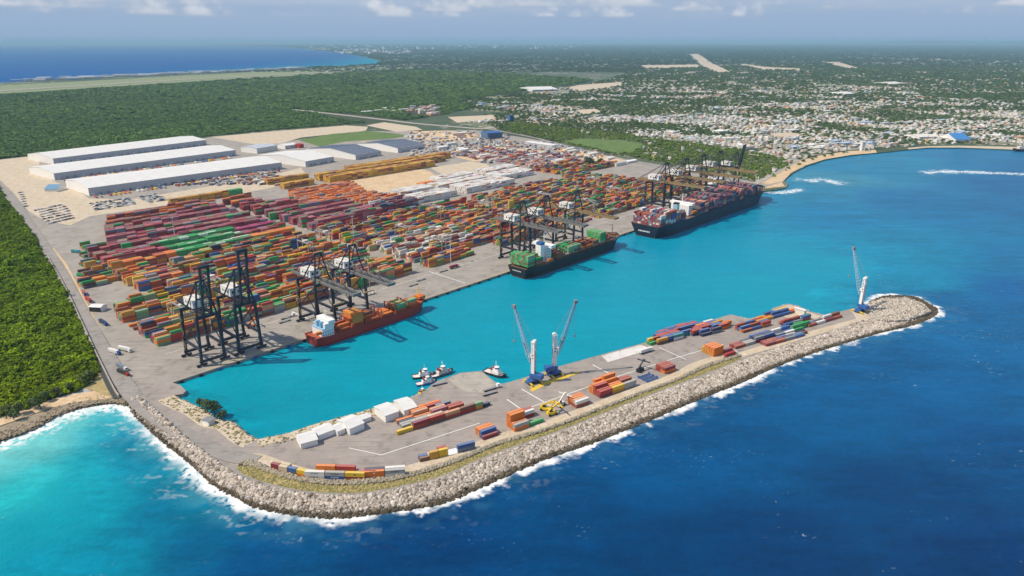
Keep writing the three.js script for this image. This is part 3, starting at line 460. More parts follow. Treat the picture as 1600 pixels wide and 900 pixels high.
  { const b = new MB(); for (let k = 0; k < 6; k++) b.bar([-HX - 1.4, 5 + k * 6, -G + (k % 2 ? 5 : 0)], [-HX - 1.4, 11 + k * 6, -G + (k % 2 ? 0 : 5)], 0.9, 0.25); b.build('stairway', M.craneOchre, o); }
  o.scale.setScalar(s); return o;
}
R = seeded(41);
quayCrane('black gantry crane with its boom raised, the one nearest the quay corner', 41, 27, { up: true, lift: 82, reach: 42 });
quayCrane('black gantry crane with its boom raised, right of the similar crane at the quay corner', 74, 27, { up: true, s: 1.04, lift: 83, reach: 45 });
quayCrane('dark gantry crane with lowered boom over the stern half of the red feeder ship', 152, 27, { boomMat: M.craneGrey, reach: 52 });
quayCrane('dark gantry crane with lowered boom over the bow half of the red feeder ship', 190, 27, { boomMat: M.craneGrey, reach: 52 });
quayCrane('dark gantry crane lowering its boom over the white deckhouse of the green container ship', 438, 30, { s: 1.04, boomMat: M.craneGrey, reach: 50 });
quayCrane('gantry crane with lowered boom amidships of the green container ship', 482, 30, { s: 1.04, boomMat: M.craneGrey, reach: 54 });
quayCrane('gantry crane with lowered ochre boom over the foredeck of the green container ship', 545, 30, { s: 1.0, boomMat: M.craneOchre });
const farCranes = [[775, 'over the stern stacks of the large dark container ship'], [835, 'just ahead of the white deckhouse of the largest ship'], [890, 'over the middle of the large dark container ship'], [950, 'over the forward stacks of the large dark container ship']];
farCranes.forEach(([u, where], i) => quayCrane('tall crane with lowered ochre boom ' + where, u, 36, { s: 1.12, boomMat: M.craneOchre, reach: 54 }));
quayCrane('dark gantry crane with its boom raised near the bow of the large container ship', 1010, 34, { up: true, s: 1.0, lift: 80, reach: 40 });

// ============================================================ mobile harbour cranes on the pier
function mobileCrane(label, px, py, turn, elev, { turnBase = 0.57 } = {}) {
  const p = at(px, py, 3), o = thing('mobile_harbour_crane', label, 'harbour crane', p[0], 3.0, p[1], 0, 'blue and white mobile harbour cranes on the pier');
  const ch = new THREE.Group(); ch.name = 'chassis'; ch.rotation.y = turnBase; o.add(ch);
  { const b = new MB().box(0, 2, 0, 12, 1.8, 4.6); b.box(0, 3.2, 0, 7, 1, 6); b.build('chassis_frame', M.blue, ch); const w = new MB(); for (let x = -5; x <= 5; x += 2) for (const z of [-2, 2]) w.wheel(x, 0.85, z, 0.85, 0.9); w.build('wheels', M.black, ch); for (const x of [-4.6, 4.6]) for (const z of [-1, 1]) { const g = new MB().box(x, 1.7, z * 3.6, 0.9, 0.9, 5); g.box(x, 0.9, z * 5.6, 0.6, 1.6, 0.6); g.box(x, 0.15, z * 5.6, 3.6, 0.3, 1.4); g.build('outrigger', M.yellow, ch); } }
  const up = new THREE.Group(); up.name = 'superstructure'; up.rotation.y = turn; o.add(up);     // boom points along +x
  { const b = new MB().cyl(0, 4.4, 0, 2.6, 2.4, 1.6, 18); b.box(-2.2, 6.9, 0, 8.6, 3.4, 5.4); b.build('machinery_house', M.blue, up); new MB().box(-7.2, 6.6, 0, 1.8, 3.8, 5.8).build('counterweight', M.blue, up);
    const t = new MB(); for (const z of [-1.25, 1.25]) { for (const x of [-1.05, 1.05]) t.box(x, 22, z, 0.8, 28, 0.45); t.box(0, 14.5, z, 1.3, 13, 0.4); for (const y of [22.6, 25.6, 31.6, 35]) t.box(0, y, z, 1.3, 0.9, 0.4); } t.box(-1.15, 18, 0, 0.35, 20, 2.5); t.box(1.15, 16, 0, 0.35, 15, 2.5); t.box(0, 35.4, 0, 3.2, 0.9, 3.4); t.box(-0.8, 36.4, 0, 2.4, 1.6, 2.6); t.build('tower', M.white, up);
    const cab = new MB().box(2.4, 23, 0, 2.8, 2.6, 2.6).build('operator_cab', M.white, up); new MB().box(3.82, 23.1, 0, 0.08, 1.7, 2.2).build('window', M.glass, cab);
    const l = new MB(); for (let y = 10; y < 34; y += 3) l.box(-1.6, y, 0, 0.3, 0.16, 2.2); l.bar([-1.8, 9, 1.1], [-1.8, 34, 1.1], 0.16); l.bar([-1.8, 9, -1.1], [-1.8, 34, -1.1], 0.16); l.build('ladder', M.steel, up); }
  const L = 46, foot = new THREE.Vector3(2.2, 18, 0), dir = new THREE.Vector3(Math.cos(elev), Math.sin(elev), 0), nrm = new THREE.Vector3(-Math.sin(elev), Math.cos(elev), 0);
  const P = (t, y, z) => foot.clone().addScaledVector(dir, t).addScaledVector(nrm, y).add(new THREE.Vector3(0, 0, z)).toArray();
  { const b = new MB(); const half = (t) => (t < 6 ? lerp(0.5, 1.35, t / 6) : lerp(1.35, 0.5, (t - 6) / (L - 6))); const hz = (t) => lerp(2.0, 0.6, t / L);
    for (const y of [-1, 1]) for (const z of [-1, 1]) { b.bar(P(0, 0, z * hz(0)), P(6, y * half(6), z * hz(6)), 0.4); b.bar(P(6, y * half(6), z * hz(6)), P(L, y * half(L), z * hz(L)), 0.4); }
    for (let t = 6; t < L - 2; t += 3) { for (const z of [-1, 1]) { b.bar(P(t, -half(t), z * hz(t)), P(t + 3, half(t + 3), z * hz(t + 3)), 0.2); b.bar(P(t, half(t), z * hz(t)), P(t + 3, -half(t + 3), z * hz(t + 3)), 0.2); } for (const y of [-1, 1]) b.bar(P(t, y * half(t), -hz(t)), P(t + 3, y * half(t + 3), hz(t + 3)), 0.2); }
    b.build('boom', M.skyBlue, up);
    const h = new MB(); h.box(...P(L + 0.6, 0, 0), 2.6, 2.6, 2.4); h.build('boom_head', M.steel, up);
    const s = new MB(); for (const z of [-0.7, 0.7]) { s.bar([-0.8, 36.8, z], P(L, 0.6, z), 0.12); s.bar([-2, 9, z], P(17, -1, z), 0.5); } const tip = P(L, 0, 0); for (const z of [-0.4, 0.4]) s.bar([tip[0], tip[1], z], [tip[0], tip[1] - 28, z], 0.09); s.box(tip[0], tip[1] - 28.8, 0, 1.2, 1.8, 1.4); s.build('rope_and_hook', M.steel, up); }
  return o;
}
const DEG = Math.PI / 180;
mobileCrane('mobile harbour crane on the pier quay with boom leaning left, nearer the tugs', 833, 598, 152 * DEG, 71 * DEG);
mobileCrane('mobile harbour crane on the pier quay with boom leaning right over the basin', 866, 586, 15 * DEG, 72 * DEG);
mobileCrane('mobile harbour crane standing alone near the rubble head of the breakwater', 1343, 487, 118 * DEG, 70 * DEG);

// ============================================================ ships
function hullGeo(L, B, deckY, sheer, y0, y1, bluff = 0.86, n = 40) {
  const pos = [], idx = [], half = B / 2, lv = [0, 0.35, 0.7, 1], m = lv.length;
  const top = (t) => deckY + sheer * sstep(0.86, 0.97, t) + sheer * 0.25 * sstep(0.12, 0.0, t);
  const hb = (t, k) => { const e = lerp(0.80, bluff, k); let w = 1; if (t > e) { const q = (t - e) / (1 - e); w = Math.pow(Math.max(0, 1 - q * q), lerp(0.85, 0.6, k)); } if (t < 0.09) w *= lerp(lerp(0.62, 0.94, k), 1, sstep(0, 0.09, t)); return half * w; };
  const sec = (t) => lv.map((k) => { const Y = lerp(y0, y1 ?? top(t), k), kk = clamp((Y + 1) / (top(t) + 1)); const rake = (t > 0.8 ? (t - 0.8) / 0.2 : 0) * L * 0.035 * kk - (t < 0.06 ? (1 - t / 0.06) : 0) * L * 0.012 * kk; return [-L / 2 + L * 0.965 * t + rake, Y, hb(t, kk)]; });
  const rows = []; for (let i = 0; i <= n; i++) { const t = i / n < 0.75 ? i / n : 0.75 + 0.25 * Math.pow((i / n - 0.75) / 0.25, 0.85); rows.push(sec(Math.min(1, t))); }
  for (const sgn of [1, -1]) { const k0 = pos.length / 3; for (const r of rows) for (const [x, y, z] of r) pos.push(x, y, z * sgn); for (let i = 0; i < n; i++) for (let j = 0; j + 1 < m; j++) { const a = k0 + i * m + j, b = a + m; if (sgn > 0) idx.push(a, b, a + 1, b, b + 1, a + 1); else idx.push(a, a + 1, b, b, a + 1, b + 1); } }
  const k1 = pos.length / 3; for (const sgn of [1, -1]) for (const [x, y, z] of rows[0]) pos.push(x, y, z * sgn); for (let j = 0; j + 1 < m; j++) idx.push(k1 + j, k1 + j + 1, k1 + m + j, k1 + m + j, k1 + j + 1, k1 + m + j + 1);
  const deck = { pos: [], idx: [] }; rows.forEach((r) => { const [x, y, z] = r[m - 1]; deck.pos.push(x, y - 1.1, z - 0.25, x, y - 1.1, -z + 0.25); }); for (let i = 0; i < n; i++) { const a = i * 2; deck.idx.push(a, a + 2, a + 1, a + 1, a + 2, a + 3); }
  const mk = (p, i) => { const g = new THREE.BufferGeometry(); g.setAttribute('position', new THREE.Float32BufferAttribute(p, 3)); g.setAttribute('uv', new THREE.Float32BufferAttribute(p.filter((_, k) => k % 3 !== 2), 2)); g.setIndex(i); g.computeVertexNormals(); return g; };
  return [mk(pos, idx), mk(deck.pos, deck.idx)];
}
const cargo = [];        // containers carried by ships, drawn with the other distant containers
const CC = {};           // container colours, filled below
function ship(name, label, u, v, L, B, deckY, sheer, hullMat, bootMat, deckMat) {
  const p = Q(u, v), o = thing(name, label, 'container ship', p[0], 0, p[1], QTURN);
  const [h, d] = hullGeo(L, B, deckY, sheer, 1.6, undefined); mesh('hull', h, hullMat, o); mesh('deck', d, deckMat, o);
  mesh('boot_topping', hullGeo(L, B, deckY, sheer, -2, 1.6)[0], bootMat, o); return o;
}
function shipLoad(u, v, list, deckY) {       // list of [x, z, rows across, bays along, tiers, colours]
  for (const [x, z, across, along, tiers, cols, ragged = 0.25] of list) for (let i = 0; i < along; i++) for (let j = 0; j < across; j++) { const hgt = tiers - (R() < ragged ? Math.ceil(R() * 2) : 0); for (let k = 0; k < hgt; k++) { const q = Q(u + x + (i - (along - 1) / 2) * 12.7, v - (z + (j - (across - 1) / 2) * 2.5)); cargo.push({ x: q[0], y: deckY + 0.05 + k * 2.6, z: q[1], turn: QTURN, len: 12.19, c: pick(cols) }); } }
}
R = seeded(51);
{ // the red feeder
  const u = 187, v = -12.5, o = ship('feeder_ship', 'small red container ship with white deckhouse at its stern and orange hatches', u, v, 132, 21, 8.5, 4, paint('feederRed', [0.40, 0.035, 0.02], 0.5), paint('feederBoot', [0.30, 0.02, 0.015], 0.5), paint('feederDeck', [0.34, 0.07, 0.03], 0.7));
  const dh = new MB().box(-54, 11.5, 0, 12, 8, 17).build('deckhouse', M.white, o); new MB().box(-52, 17.6, 0, 10, 4.4, 16).build('upper_deckhouse', M.white, dh); new MB().box(-50.5, 21.2, 0, 7, 3, 20).build('bridge', M.white, dh);
  const w = new MB(); w.box(-46.9, 21.4, 0, 0.15, 1.2, 19); for (const y of [10, 12.6, 16.2, 18.6]) for (let z = -7; z <= 7; z += 2.4) w.box(y > 15 ? -46.9 : -47.9, y, z, 0.2, 0.9, 0.9); for (const y of [10, 12.6]) for (let x = -59; x < -49; x += 2.4) for (const z of [-8.55, 8.55]) w.box(x, y, z, 0.9, 0.9, 0.15); w.each('window', M.glass, dh);
  new MB().box(-57, 18.4, 3, 3.6, 5.4, 2.6).box(-57, 18.4, -3, 3.6, 5.4, 2.6).build('funnel', paint('funnelBlue', [0.20, 0.42, 0.62], 0.5), o);
  new MB().box(-58, 15.65, 0, 5, 0.3, 16.6).build('boat_deck', paint('deckBlue', [0.25, 0.46, 0.62], 0.6), o); new MB().bar([-50, 22, 0], [-50, 33, 0], 0.5).bar([-50, 29, -3], [-50, 29, 3], 0.25).build('mast', M.white, o); new MB().box(-62, 12.6, 6.5, 7, 2.4, 2.6).build('lifeboat', M.orange, o);
  for (const [x, l] of [[-36, 11], [-22, 14], [-4, 16], [13, 14], [30, 14], [46, 11]]) { const c = new MB().box(x, 9, 0, l, 2.6, 17).build('hatch_coaming', paint('coaming', [0.36, 0.08, 0.03], 0.7), o); if (x > 10) new MB().box(x, 10.6, 0, l - 0.8, 0.7, 16.4).build('hatch_cover', x < 20 ? M.orange : paint('hatch', [0.44, 0.12, 0.05], 0.7), c); }
  for (const x of [-28.8, -13, 5.4, 22, 38]) { const b = new MB(); for (const z of [-8.6, -3, 3, 8.6]) b.box(x, 12.4, z, 0.9, 9, 0.9); b.box(x, 16.6, 0, 0.9, 0.8, 18); b.build('lashing_bridge', paint('lash', [0.42, 0.10, 0.04], 0.7), o); }
  new MB().box(60, 13.8, 0, 8, 2.6, 9).build('forecastle_house', M.orange, o); new MB().bar([59, 13, 0], [59, 25, 0], 0.7).bar([59, 20, -2.5], [59, 20, 2.5], 0.3).build('foremast', M.yellow, o); new MB().box(62, 12.2, 3, 3, 1.6, 2).box(62, 12.2, -3, 3, 1.6, 2).build('windlass', M.white, o);
  shipLoad(u, v, [[-21, 0, 6, 1, 4, ['orange', 'orange', 'orange', 'ochre'], 0.1], [-34, 1, 5, 1, 1, ['orange', 'rust'], 0.6], [-7, 0, 6, 1, 2, ['rust', 'orange', 'brown'], 0.4], [31, 0, 6, 1, 2, ['pale green', 'green', 'pale green', 'ochre'], 0.3], [45, 0, 5, 1, 2, ['pale green', 'maroon', 'orange'], 0.4]], 10.6);
}
{ // the green container ship
  const u = 490, v = -17, o = ship('container_ship', 'black hulled container ship with green containers and white deckhouse near its stern', u, v, 198, 30, 12, 4, paint('hullBlack', [0.016, 0.016, 0.02], 0.5), paint('bootDark', [0.10, 0.02, 0.02], 0.5), paint('deckBrown', [0.17, 0.09, 0.055], 0.8));
  const dh = new MB().box(-54, 20, 0, 9, 18, 17).build('deckhouse', M.white, o); new MB().box(-53, 30.6, 0, 8, 3.4, 30).build('bridge', M.white, dh); const w = new MB().box(-48.9, 31, 0, 0.2, 1.3, 28); for (const y of [14, 17.2, 20.4, 23.6, 26.8]) { for (let z = -7; z <= 7; z += 2.8) w.box(-49.4, y, z, 0.2, 1.1, 1.2); for (let x = -57; x < -50; x += 2.4) w.box(x, y, 8.55, 1.1, 1.1, 0.15); } w.each('window', M.glass, dh);
  const f = new MB().box(-64, 26, 4, 7, 16, 7).build('funnel', M.white, o); new MB().box(-64, 35, 4, 7.2, 3, 7.2).build('funnel_top', M.blue, f); new MB().bar([-53, 32, 0], [-53, 45, 0], 0.7).bar([-53, 40, -4], [-53, 40, 4], 0.3).build('mast', M.white, o);
  new MB().box(-58, 15.4, 14.4, 9, 2.6, 2.6).build('lifeboat', M.orange, o);
  for (let x = -36; x < 80; x += 14.5) { const c = new MB().box(x, 12.4, 0, 13, 2.4, 25).build('hatch_coaming', paint('coaming2', [0.16, 0.085, 0.05], 0.8), o); new MB().box(x, 13.9, 0, 12.4, 0.7, 24.4).build('hatch_cover', pick([paint('hatchA', [0.30, 0.12, 0.07], 0.8), paint('hatchB', [0.20, 0.22, 0.12], 0.8), paint('hatchC', [0.36, 0.30, 0.24], 0.8)]), c); }
  for (let x = -28.8; x < 76; x += 29) { const b = new MB(); for (let z = -12; z <= 12; z += 6) b.box(x, 17, z, 0.9, 9, 0.8); b.box(x, 21.2, 0, 0.9, 0.7, 25); b.build('lashing_bridge', paint('lash2', [0.24, 0.12, 0.06], 0.8), o); }
  new MB().bar([88, 15, 0], [88, 29, 0], 0.8).bar([88, 24, -3], [88, 24, 3], 0.3).build('foremast', M.craneOchre, o); new MB().box(90, 15.8, 0, 5, 2, 9).build('windlass', M.rust, o);
  { const b = new MB(); for (let k = 0; k < 9; k++) b.box(-100.9, 8.4, -6 + k * 1.5, 0.15, 1.1, 0.9); b.build('stern_lettering', M.white, o); }
  shipLoad(u, v, [[-91, 0, 11, 1, 5, ['green', 'green', 'green', 'brown', 'pale green'], 0.1], [-77, 0, 11, 1, 4, ['green', 'brown', 'rust', 'green'], 0.5], [-7, 0, 9, 2, 3, ['green', 'brown', 'pale green', 'green', 'black'], 0.35], [22, 0, 9, 1, 2, ['rust', 'orange', 'brown', 'maroon'], 0.5], [-36, 0, 9, 1, 2, ['brown', 'rust', 'green', 'maroon'], 0.5], [37, 0, 9, 1, 2, ['brown', 'rust', 'pale orange'], 0.5], [52, 0, 9, 1, 5, ['green', 'green', 'pale green'], 0.1], [69, 0, 8, 1, 2, ['rust', 'maroon', 'orange'], 0.5]], 14.3);
}
{ // the large container ship
  const u = 830, v = -26, o = ship('container_ship', 'very large navy hulled container ship stacked high with containers at the far quay', u, v, 366, 48, 17, 5, paint('hullNavy', [0.014, 0.020, 0.042], 0.5), paint('bootNavy', [0.05, 0.02, 0.03], 0.5), paint('deckGrey', [0.20, 0.12, 0.10], 0.8));
  const dh = new MB().box(-88, 24.5, 0, 11, 15, 30).build('deckhouse', M.white, o); new MB().box(-87, 33.4, 0, 8, 3, 38).build('bridge', M.white, dh); const w = new MB().box(-82.9, 33.8, 0, 0.2, 1.3, 36); for (let y = 20; y < 31; y += 3.4) { for (let z = -13; z <= 13; z += 3.2) w.box(-82.4, y, z, 0.3, 1.2, 1.4); for (let x = -92; x < -83; x += 2.8) w.box(x, y, 15.05, 1.3, 1.2, 0.15); } w.each('window', M.glass, dh);
  const f = new MB().box(-104, 26, 0, 6, 17, 7).build('funnel', M.skyBlue, o); new MB().box(-104, 35.4, 0, 6.2, 2, 7.2).build('funnel_top', M.black, f); new MB().bar([-87, 34, 0], [-87, 47, 0], 0.9).bar([-87, 43, -5], [-87, 43, 5], 0.4).build('mast', M.white, o);
  new MB().box(-92, 24, 23.2, 11, 3, 3).build('lifeboat', M.orange, o);
  for (let x = -170; x < 160; x += 14.4) if (Math.abs(x + 92) > 16) new MB().box(x - 7.1, 23, 0, 0.9, 14, 46).build('lashing_bridge', paint('lash3', [0.16, 0.15, 0.15], 0.8), o);
  new MB().bar([170, 22, 0], [170, 38, 0], 1).bar([170, 32, -4], [170, 32, 4], 0.4).build('foremast', M.white, o);
  { const b = new MB(); for (let k = 0; k < 8; k++) b.box(-187.5, 9, -8.5 + k * 2.4, 0.2, 1.8, 1.5); b.build('stern_lettering', M.white, o); }
  const mixA = ['maroon', 'rust', 'maroon', 'slate', 'blue', 'white', 'maroon'], mixB = ['navy', 'maroon', 'navy', 'slate', 'pink', 'navy'];
  const l = [[-176, 0, 18, 1, 6, mixA, 0.1], [-162, 0, 18, 1, 7, ['rust', 'maroon', 'blue', 'slate', 'white'], 0.15], [-148, 0, 18, 1, 7, ['maroon', 'blue', 'slate', 'white', 'rust'], 0.2], [-134, 0, 18, 1, 5, ['blue', 'slate', 'orange'], 0.4], [-120, 0, 18, 1, 4, ['orange', 'maroon', 'blue'], 0.5]];
  [-66, -51.6, -37, -22.6, -8, 6.4, 21, 35, 49.6, 64, 78.4, 93, 107, 121.6, 136].forEach((x, i) => l.push([x, 0, i > 12 ? 14 : 18, 1, [6, 6, 5, 6, 7, 6, 6, 7, 6, 7, 7, 6, 7, 6, 5][i], i % 4 === 1 ? ['pink', 'rust', 'maroon', 'pale orange'] : mixB, 0.25]));
  shipLoad(u, v, l, 17.2);
}
{ const p = at(1594, 236, 0), o = thing('cargo_barge', 'dark barge lying off the far beach at the right edge of the picture', 'barge', p[0] + 26, 0, p[1], 0.08); const [h, d] = hullGeo(84, 16, 6, 3, -1.5, undefined); mesh('hull', h, M.craneDark, o); mesh('deck', d, M.rust, o); new MB().box(-30, 9, 0, 10, 7, 11).build('deckhouse', M.offWhite, o); }

// ============================================================ tugs and small craft
function tug(label, px, py, turn, s, hullMat, houseMat, name = 'tugboat', category = 'tugboat') {
  const p = at(px, py, 1), o = thing(name, label, category, p[0], 0, p[1], turn, category === 'tugboat' ? 'tugboats moored at the pier' : undefined);
  const [h, d] = hullGeo(28, 10, 3, 1.6, -1, undefined, 0.66, 24); mesh('hull', h, hullMat, o); mesh('deck', d, paint('tugDeck', [0.70, 0.62, 0.60], 0.8), o);
  const dh = new MB().box(0.5, 4, 0, 12, 3, 6.6).build('deckhouse', houseMat, o); new MB().box(1.6, 6.6, 0, 7, 2.4, 5.4).build('upper_deckhouse', houseMat, dh); const wh = new MB().cyl(2.2, 9, 0, 2.5, 2.9, 2.5, 8).build('wheelhouse', M.white, o); new MB().cyl(2.2, 9.3, 0, 2.82, 2.95, 1.2, 8).build('window', M.glass, wh); new MB().cyl(2.2, 10.5, 0, 3.0, 2.9, 0.3, 8).build('roof', M.white, wh);
  for (const z of [-1, 1]) new MB().box(-3.4, 7.4, z * 2.2, 1.8, 4.4, 1.3).build('funnel', paint('tugFunnel', [0.40, 0.06, 0.05], 0.5), o);
  new MB().bar([1.2, 10, 0], [1.2, 17.5, 0], 0.35).bar([1.2, 14.5, -1.6], [1.2, 14.5, 1.6], 0.2).bar([1.2, 16, -1], [1.2, 16, 1], 0.2).build('mast', M.white, o);
  new MB().box(9.2, 4.2, 0, 2.2, 1.6, 3).build('winch', M.steel, o); new MB().cyl(13.4, 3.1, 0, 1.5, 1.8, 2.6, 10).build('bow_fender', M.black, o);
  o.scale.setScalar(s); return o;
}
tug('white topped tugboat with dark hull moored outermost left of the pier landing', 662, 587, 0.30, 0.66, M.craneDark, M.white);
tug('white tugboat with red funnels lying close against the pier landing', 690, 584, 0.62, 0.72, paint('tugHullGrey', [0.10, 0.11, 0.14], 0.5), M.offWhite);
tug('blue hulled tugboat moored inside the two others beside the pier', 666, 598, 0.40, 0.6, M.blue, M.white);
tug('white tugboat alone on the right side of the pier landing', 774, 584, -0.62, 0.74, M.craneDark, M.white);
tug('small green and yellow work boat tied up beside the blue tugboat', 659, 614, 0.9, 0.42, paint('boatGreen', [0.06, 0.20, 0.14], 0.5), M.yellow, 'work_boat', 'work boat');

// ============================================================ containers
Object.assign(CC, { orange: [0.74, 0.20, 0.02], rust: [0.38, 0.085, 0.035], maroon: [0.26, 0.03, 0.05], red: [0.42, 0.04, 0.03], brown: [0.19, 0.085, 0.05], ochre: [0.60, 0.31, 0.035], yellow: [0.72, 0.48, 0.03], green: [0.025, 0.33, 0.09], 'pale green': [0.22, 0.40, 0.20], blue: [0.04, 0.12, 0.34], navy: [0.025, 0.035, 0.09], slate: [0.18, 0.22, 0.28], white: [0.74, 0.73, 0.71], grey: [0.38, 0.38, 0.37], cream: [0.62, 0.50, 0.34], pink: [0.42, 0.14, 0.17], 'pale orange': [0.62, 0.33, 0.18], teal: [0.03, 0.26, 0.28], black: [0.03, 0.03, 0.03], magenta: [0.36, 0.035, 0.13] });
const boxMat = {}, roofMat = {};
for (const k of Object.keys(CC)) { boxMat[k] = std({ color: col(CC[k]), roughness: 0.6, map: grimeTex }); roofMat[k] = std({ color: col(mix3(mul3(CC[k], 1.1), [0.46, 0.42, 0.40], 0.26)), roughness: 0.75, map: grimeTex }); }
const shellG = {}, roofG = {}, frameG = {}, doorG = {}, barG = {};
for (const L of [12.19, 6.06]) {
  const n = L > 8 ? 20 : 10, b = new MB(); b.box(0, 1.28, 0, L - 0.24, 2.4, 2.3); for (let i = 0; i < n; i++) for (const z of [-1, 1]) b.box(-L / 2 + (i + 0.5) * L / n, 1.3, z * 1.16, L / n * 0.5, 2.2, 0.06); shellG[L] = b.geo();
  roofG[L] = new MB().box(0, 2.53, 0, L - 0.2, 0.08, 2.34).geo();
  const f = new MB(); for (const x of [-1, 1]) for (const z of [-1, 1]) f.box(x * (L / 2 - 0.09), 1.3, z * 1.13, 0.18, 2.59, 0.18); for (const z of [-1, 1]) for (const y of [0.09, 2.51]) f.box(0, y, z * 1.14, L - 0.36, 0.16, 0.16); for (const x of [-1, 1]) for (const y of [0.09, 2.51]) f.box(x * (L / 2 - 0.09), y, 0, 0.17, 0.16, 2.1); frameG[L] = f.geo();
  doorG[L] = new MB().box(-L / 2 + 0.08, 1.3, -0.53, 0.08, 2.24, 1.02).box(-L / 2 + 0.08, 1.3, 0.53, 0.08, 2.24, 1.02).geo();
  const k = new MB(); for (const z of [-0.8, -0.3, 0.3, 0.8]) k.box(-L / 2 + 0.01, 1.3, z, 0.05, 2.3, 0.05); barG[L] = k.geo();
}
const emblemMat = paint('emblem', [0.06, 0.06, 0.07], 0.6), emblemWhite = paint('emblemWhite', [0.75, 0.75, 0.73], 0.6);
const protoBox = {};
function container(label, x, y, z, turn, L, c, group, emblem) {
  const key = L + c; let o;
  if (!protoBox[key]) {
    o = thing('shipping_container', label, 'shipping container', x, y, z, turn, group);
    mesh('corrugated_walls', shellG[L], boxMat[c], o); mesh('roof', roofG[L], roofMat[c], o); mesh('frame', frameG[L], boxMat[c], o); const d = mesh('doors', doorG[L], boxMat[c], o); mesh('locking_bars', barG[L], M.steel, d); protoBox[key] = o;
  } else { const src = protoBox[key], hold = src.children.filter((k) => k.name === 'emblem'); hold.forEach((k) => src.remove(k)); o = copyOf(src, label, x, y, z, turn); hold.forEach((k) => src.add(k)); if (group) o.userData.group = group; else delete o.userData.group; }
  if (emblem) { const e = new MB(); if (emblem === 'spot') { e.box(0, 1.35, 1.215, 1.1, 0.9, 0.03); } else for (let k = 0; k < 5; k++) e.box(-2 + k * 1.0, 1.5, 1.215, 0.62, 0.62, 0.03); e.build('emblem', c === 'white' || c === 'yellow' || c === 'grey' || c === 'cream' ? emblemMat : emblemWhite, o); }
  return o;
}
const ORD = ['first', 'second', 'third', 'fourth', 'fifth', 'sixth', 'seventh', 'eighth', 'ninth', 'tenth', 'eleventh', 'twelfth', 'thirteenth', 'fourteenth', 'fifteenth', 'sixteenth', 'seventeenth', 'eighteenth', 'nineteenth', 'twentieth'];
const nth = (k) => ORD[k] ?? (k + 1) + 'th';
const KEY = { o: 'orange', r: 'rust', m: 'maroon', R: 'red', b: 'brown', y: 'yellow', h: 'ochre', g: 'green', p: 'pale green', B: 'blue', n: 'navy', s: 'slate', w: 'white', e: 'grey', c: 'cream', k: 'pink', a: 'pale orange', t: 'teal' };
const pierBoxes = [];
const clusterGroup = 'shipping containers on the breakwater pier';
// rows run along the given direction from the left end; each word is one stack written from the bottom up; '-' leaves a gap, a digit before a word makes it twenty feet long
function cluster(where, px, py, turn, rows, emb = {}) {
  const [x0, z0] = at(px, py, 3), dx = Math.cos(turn), dz = -Math.sin(turn), nx = -Math.sin(turn), nz = -Math.cos(turn);     // n points away from the camera's side of the row
  rows.forEach((row, j) => {
    let s = 0, n = -1; const rowName = rows.length === 1 ? '' : j === 0 ? ', front row' : j === rows.length - 1 ? ', back row' : ', ' + nth(j) + ' row';
    for (const w of row.split(' ')) {
      if (/^-/.test(w)) { s += w.length * 6.3; continue; }
      const short = w[0] === '2', L = short ? 6.06 : 12.19, tiers = short ? w.slice(1) : w; n++;
      [...tiers].forEach((ch, k) => {
        const px_ = x0 + dx * (s + L / 2) + nx * j * 2.75 + (hash(n, j, k) - 0.5) * 0.12, pz_ = z0 + dz * (s + L / 2) + nz * j * 2.75 + (hash(n, k, j) - 0.5) * 0.12, c = KEY[ch];
        const tier = tiers.length === 1 ? '' : k === tiers.length - 1 ? 'topmost, ' : k === 0 ? 'bottom, ' : 'middle, ';
        pierBoxes.push([`${short ? 'short ' : ''}${c} container, ${tier}${nth(n)} from left${rowName}, ${where}`, px_, 3.06 + k * 2.6, pz_, turn + (hash(k, n, j + 5) - 0.5) * 0.02, L, c, clusterGroup, emb[`${j}${n}${k}`]]);
      });
      s += L + 0.45;
    }
  });
}
const AX = 34 * DEG;
// along the curve of the rubble wall, drawn from left to right
cluster('curve of the rubble wall', 426, 733.5, -20 * DEG, ['2mm']);
cluster('left of the white pair', 438, 737.5, -18 * DEG, ['2cc 2bB 2oy', '2Rc']);
cluster('middle of the curved wall', 478, 746.5, -3 * DEG, ['ww Be ry', '- aoo rrR mk'], { '000': 'line', '001': 'line', '010': 'line', '011': 'line', '021': 'spot' });
cluster('right end of the curved wall', 570, 747.5, 7 * DEG, ['oo we', 'nn ww'], { '000': 'spot', '001': 'spot', '011': 'line', '010': 'line' });
cluster('by the wall, right of white stacks', 656, 721, 25 * DEG, ['2b 2hh 2yy 2- sB', '2B 2- 2RR']);
cluster('stack left of the yellow machine', 754, 687, AX, ['m', 'BB', 'ao', 'oo']);
cluster('beside the yellow machine', 803, 674, AX, ['oe g', 'oo', 'oooo -', 'oooo -', '- - Rw', '- - rR']);
cluster('stacks right of the yellow machine', 899, 637, AX, ['rw', 'Ra', 'ro', 'oo']);
cluster('largest stacks by the wall', 936, 621.5, AX, ['mR hy ee', 'rR go -', 'rRR oo mr', 'oho ooo rR', 'oo oooo -', '- ooo -']);
cluster('pile right of the reach stacker', 1037, 584, AX, ['om', 'or', 'mR', 'Rr']);
cluster('ochre pile at the pier narrows', 1113, 557, AX, ['ooo m', 'hoo', 'hho', 'oho', 'hh']);
// in the middle of the deck, right of the white sheds
cluster('beside the white sheds', 620, 679, AX, ['y rm bR ra Rb 2hp 2n', '- - ce ec r o', '- e e e Rr - ', '- e e Rk oR -', '- n o oa -', '- o oa - ss', '- - - go oR', '- - - oo mo']);
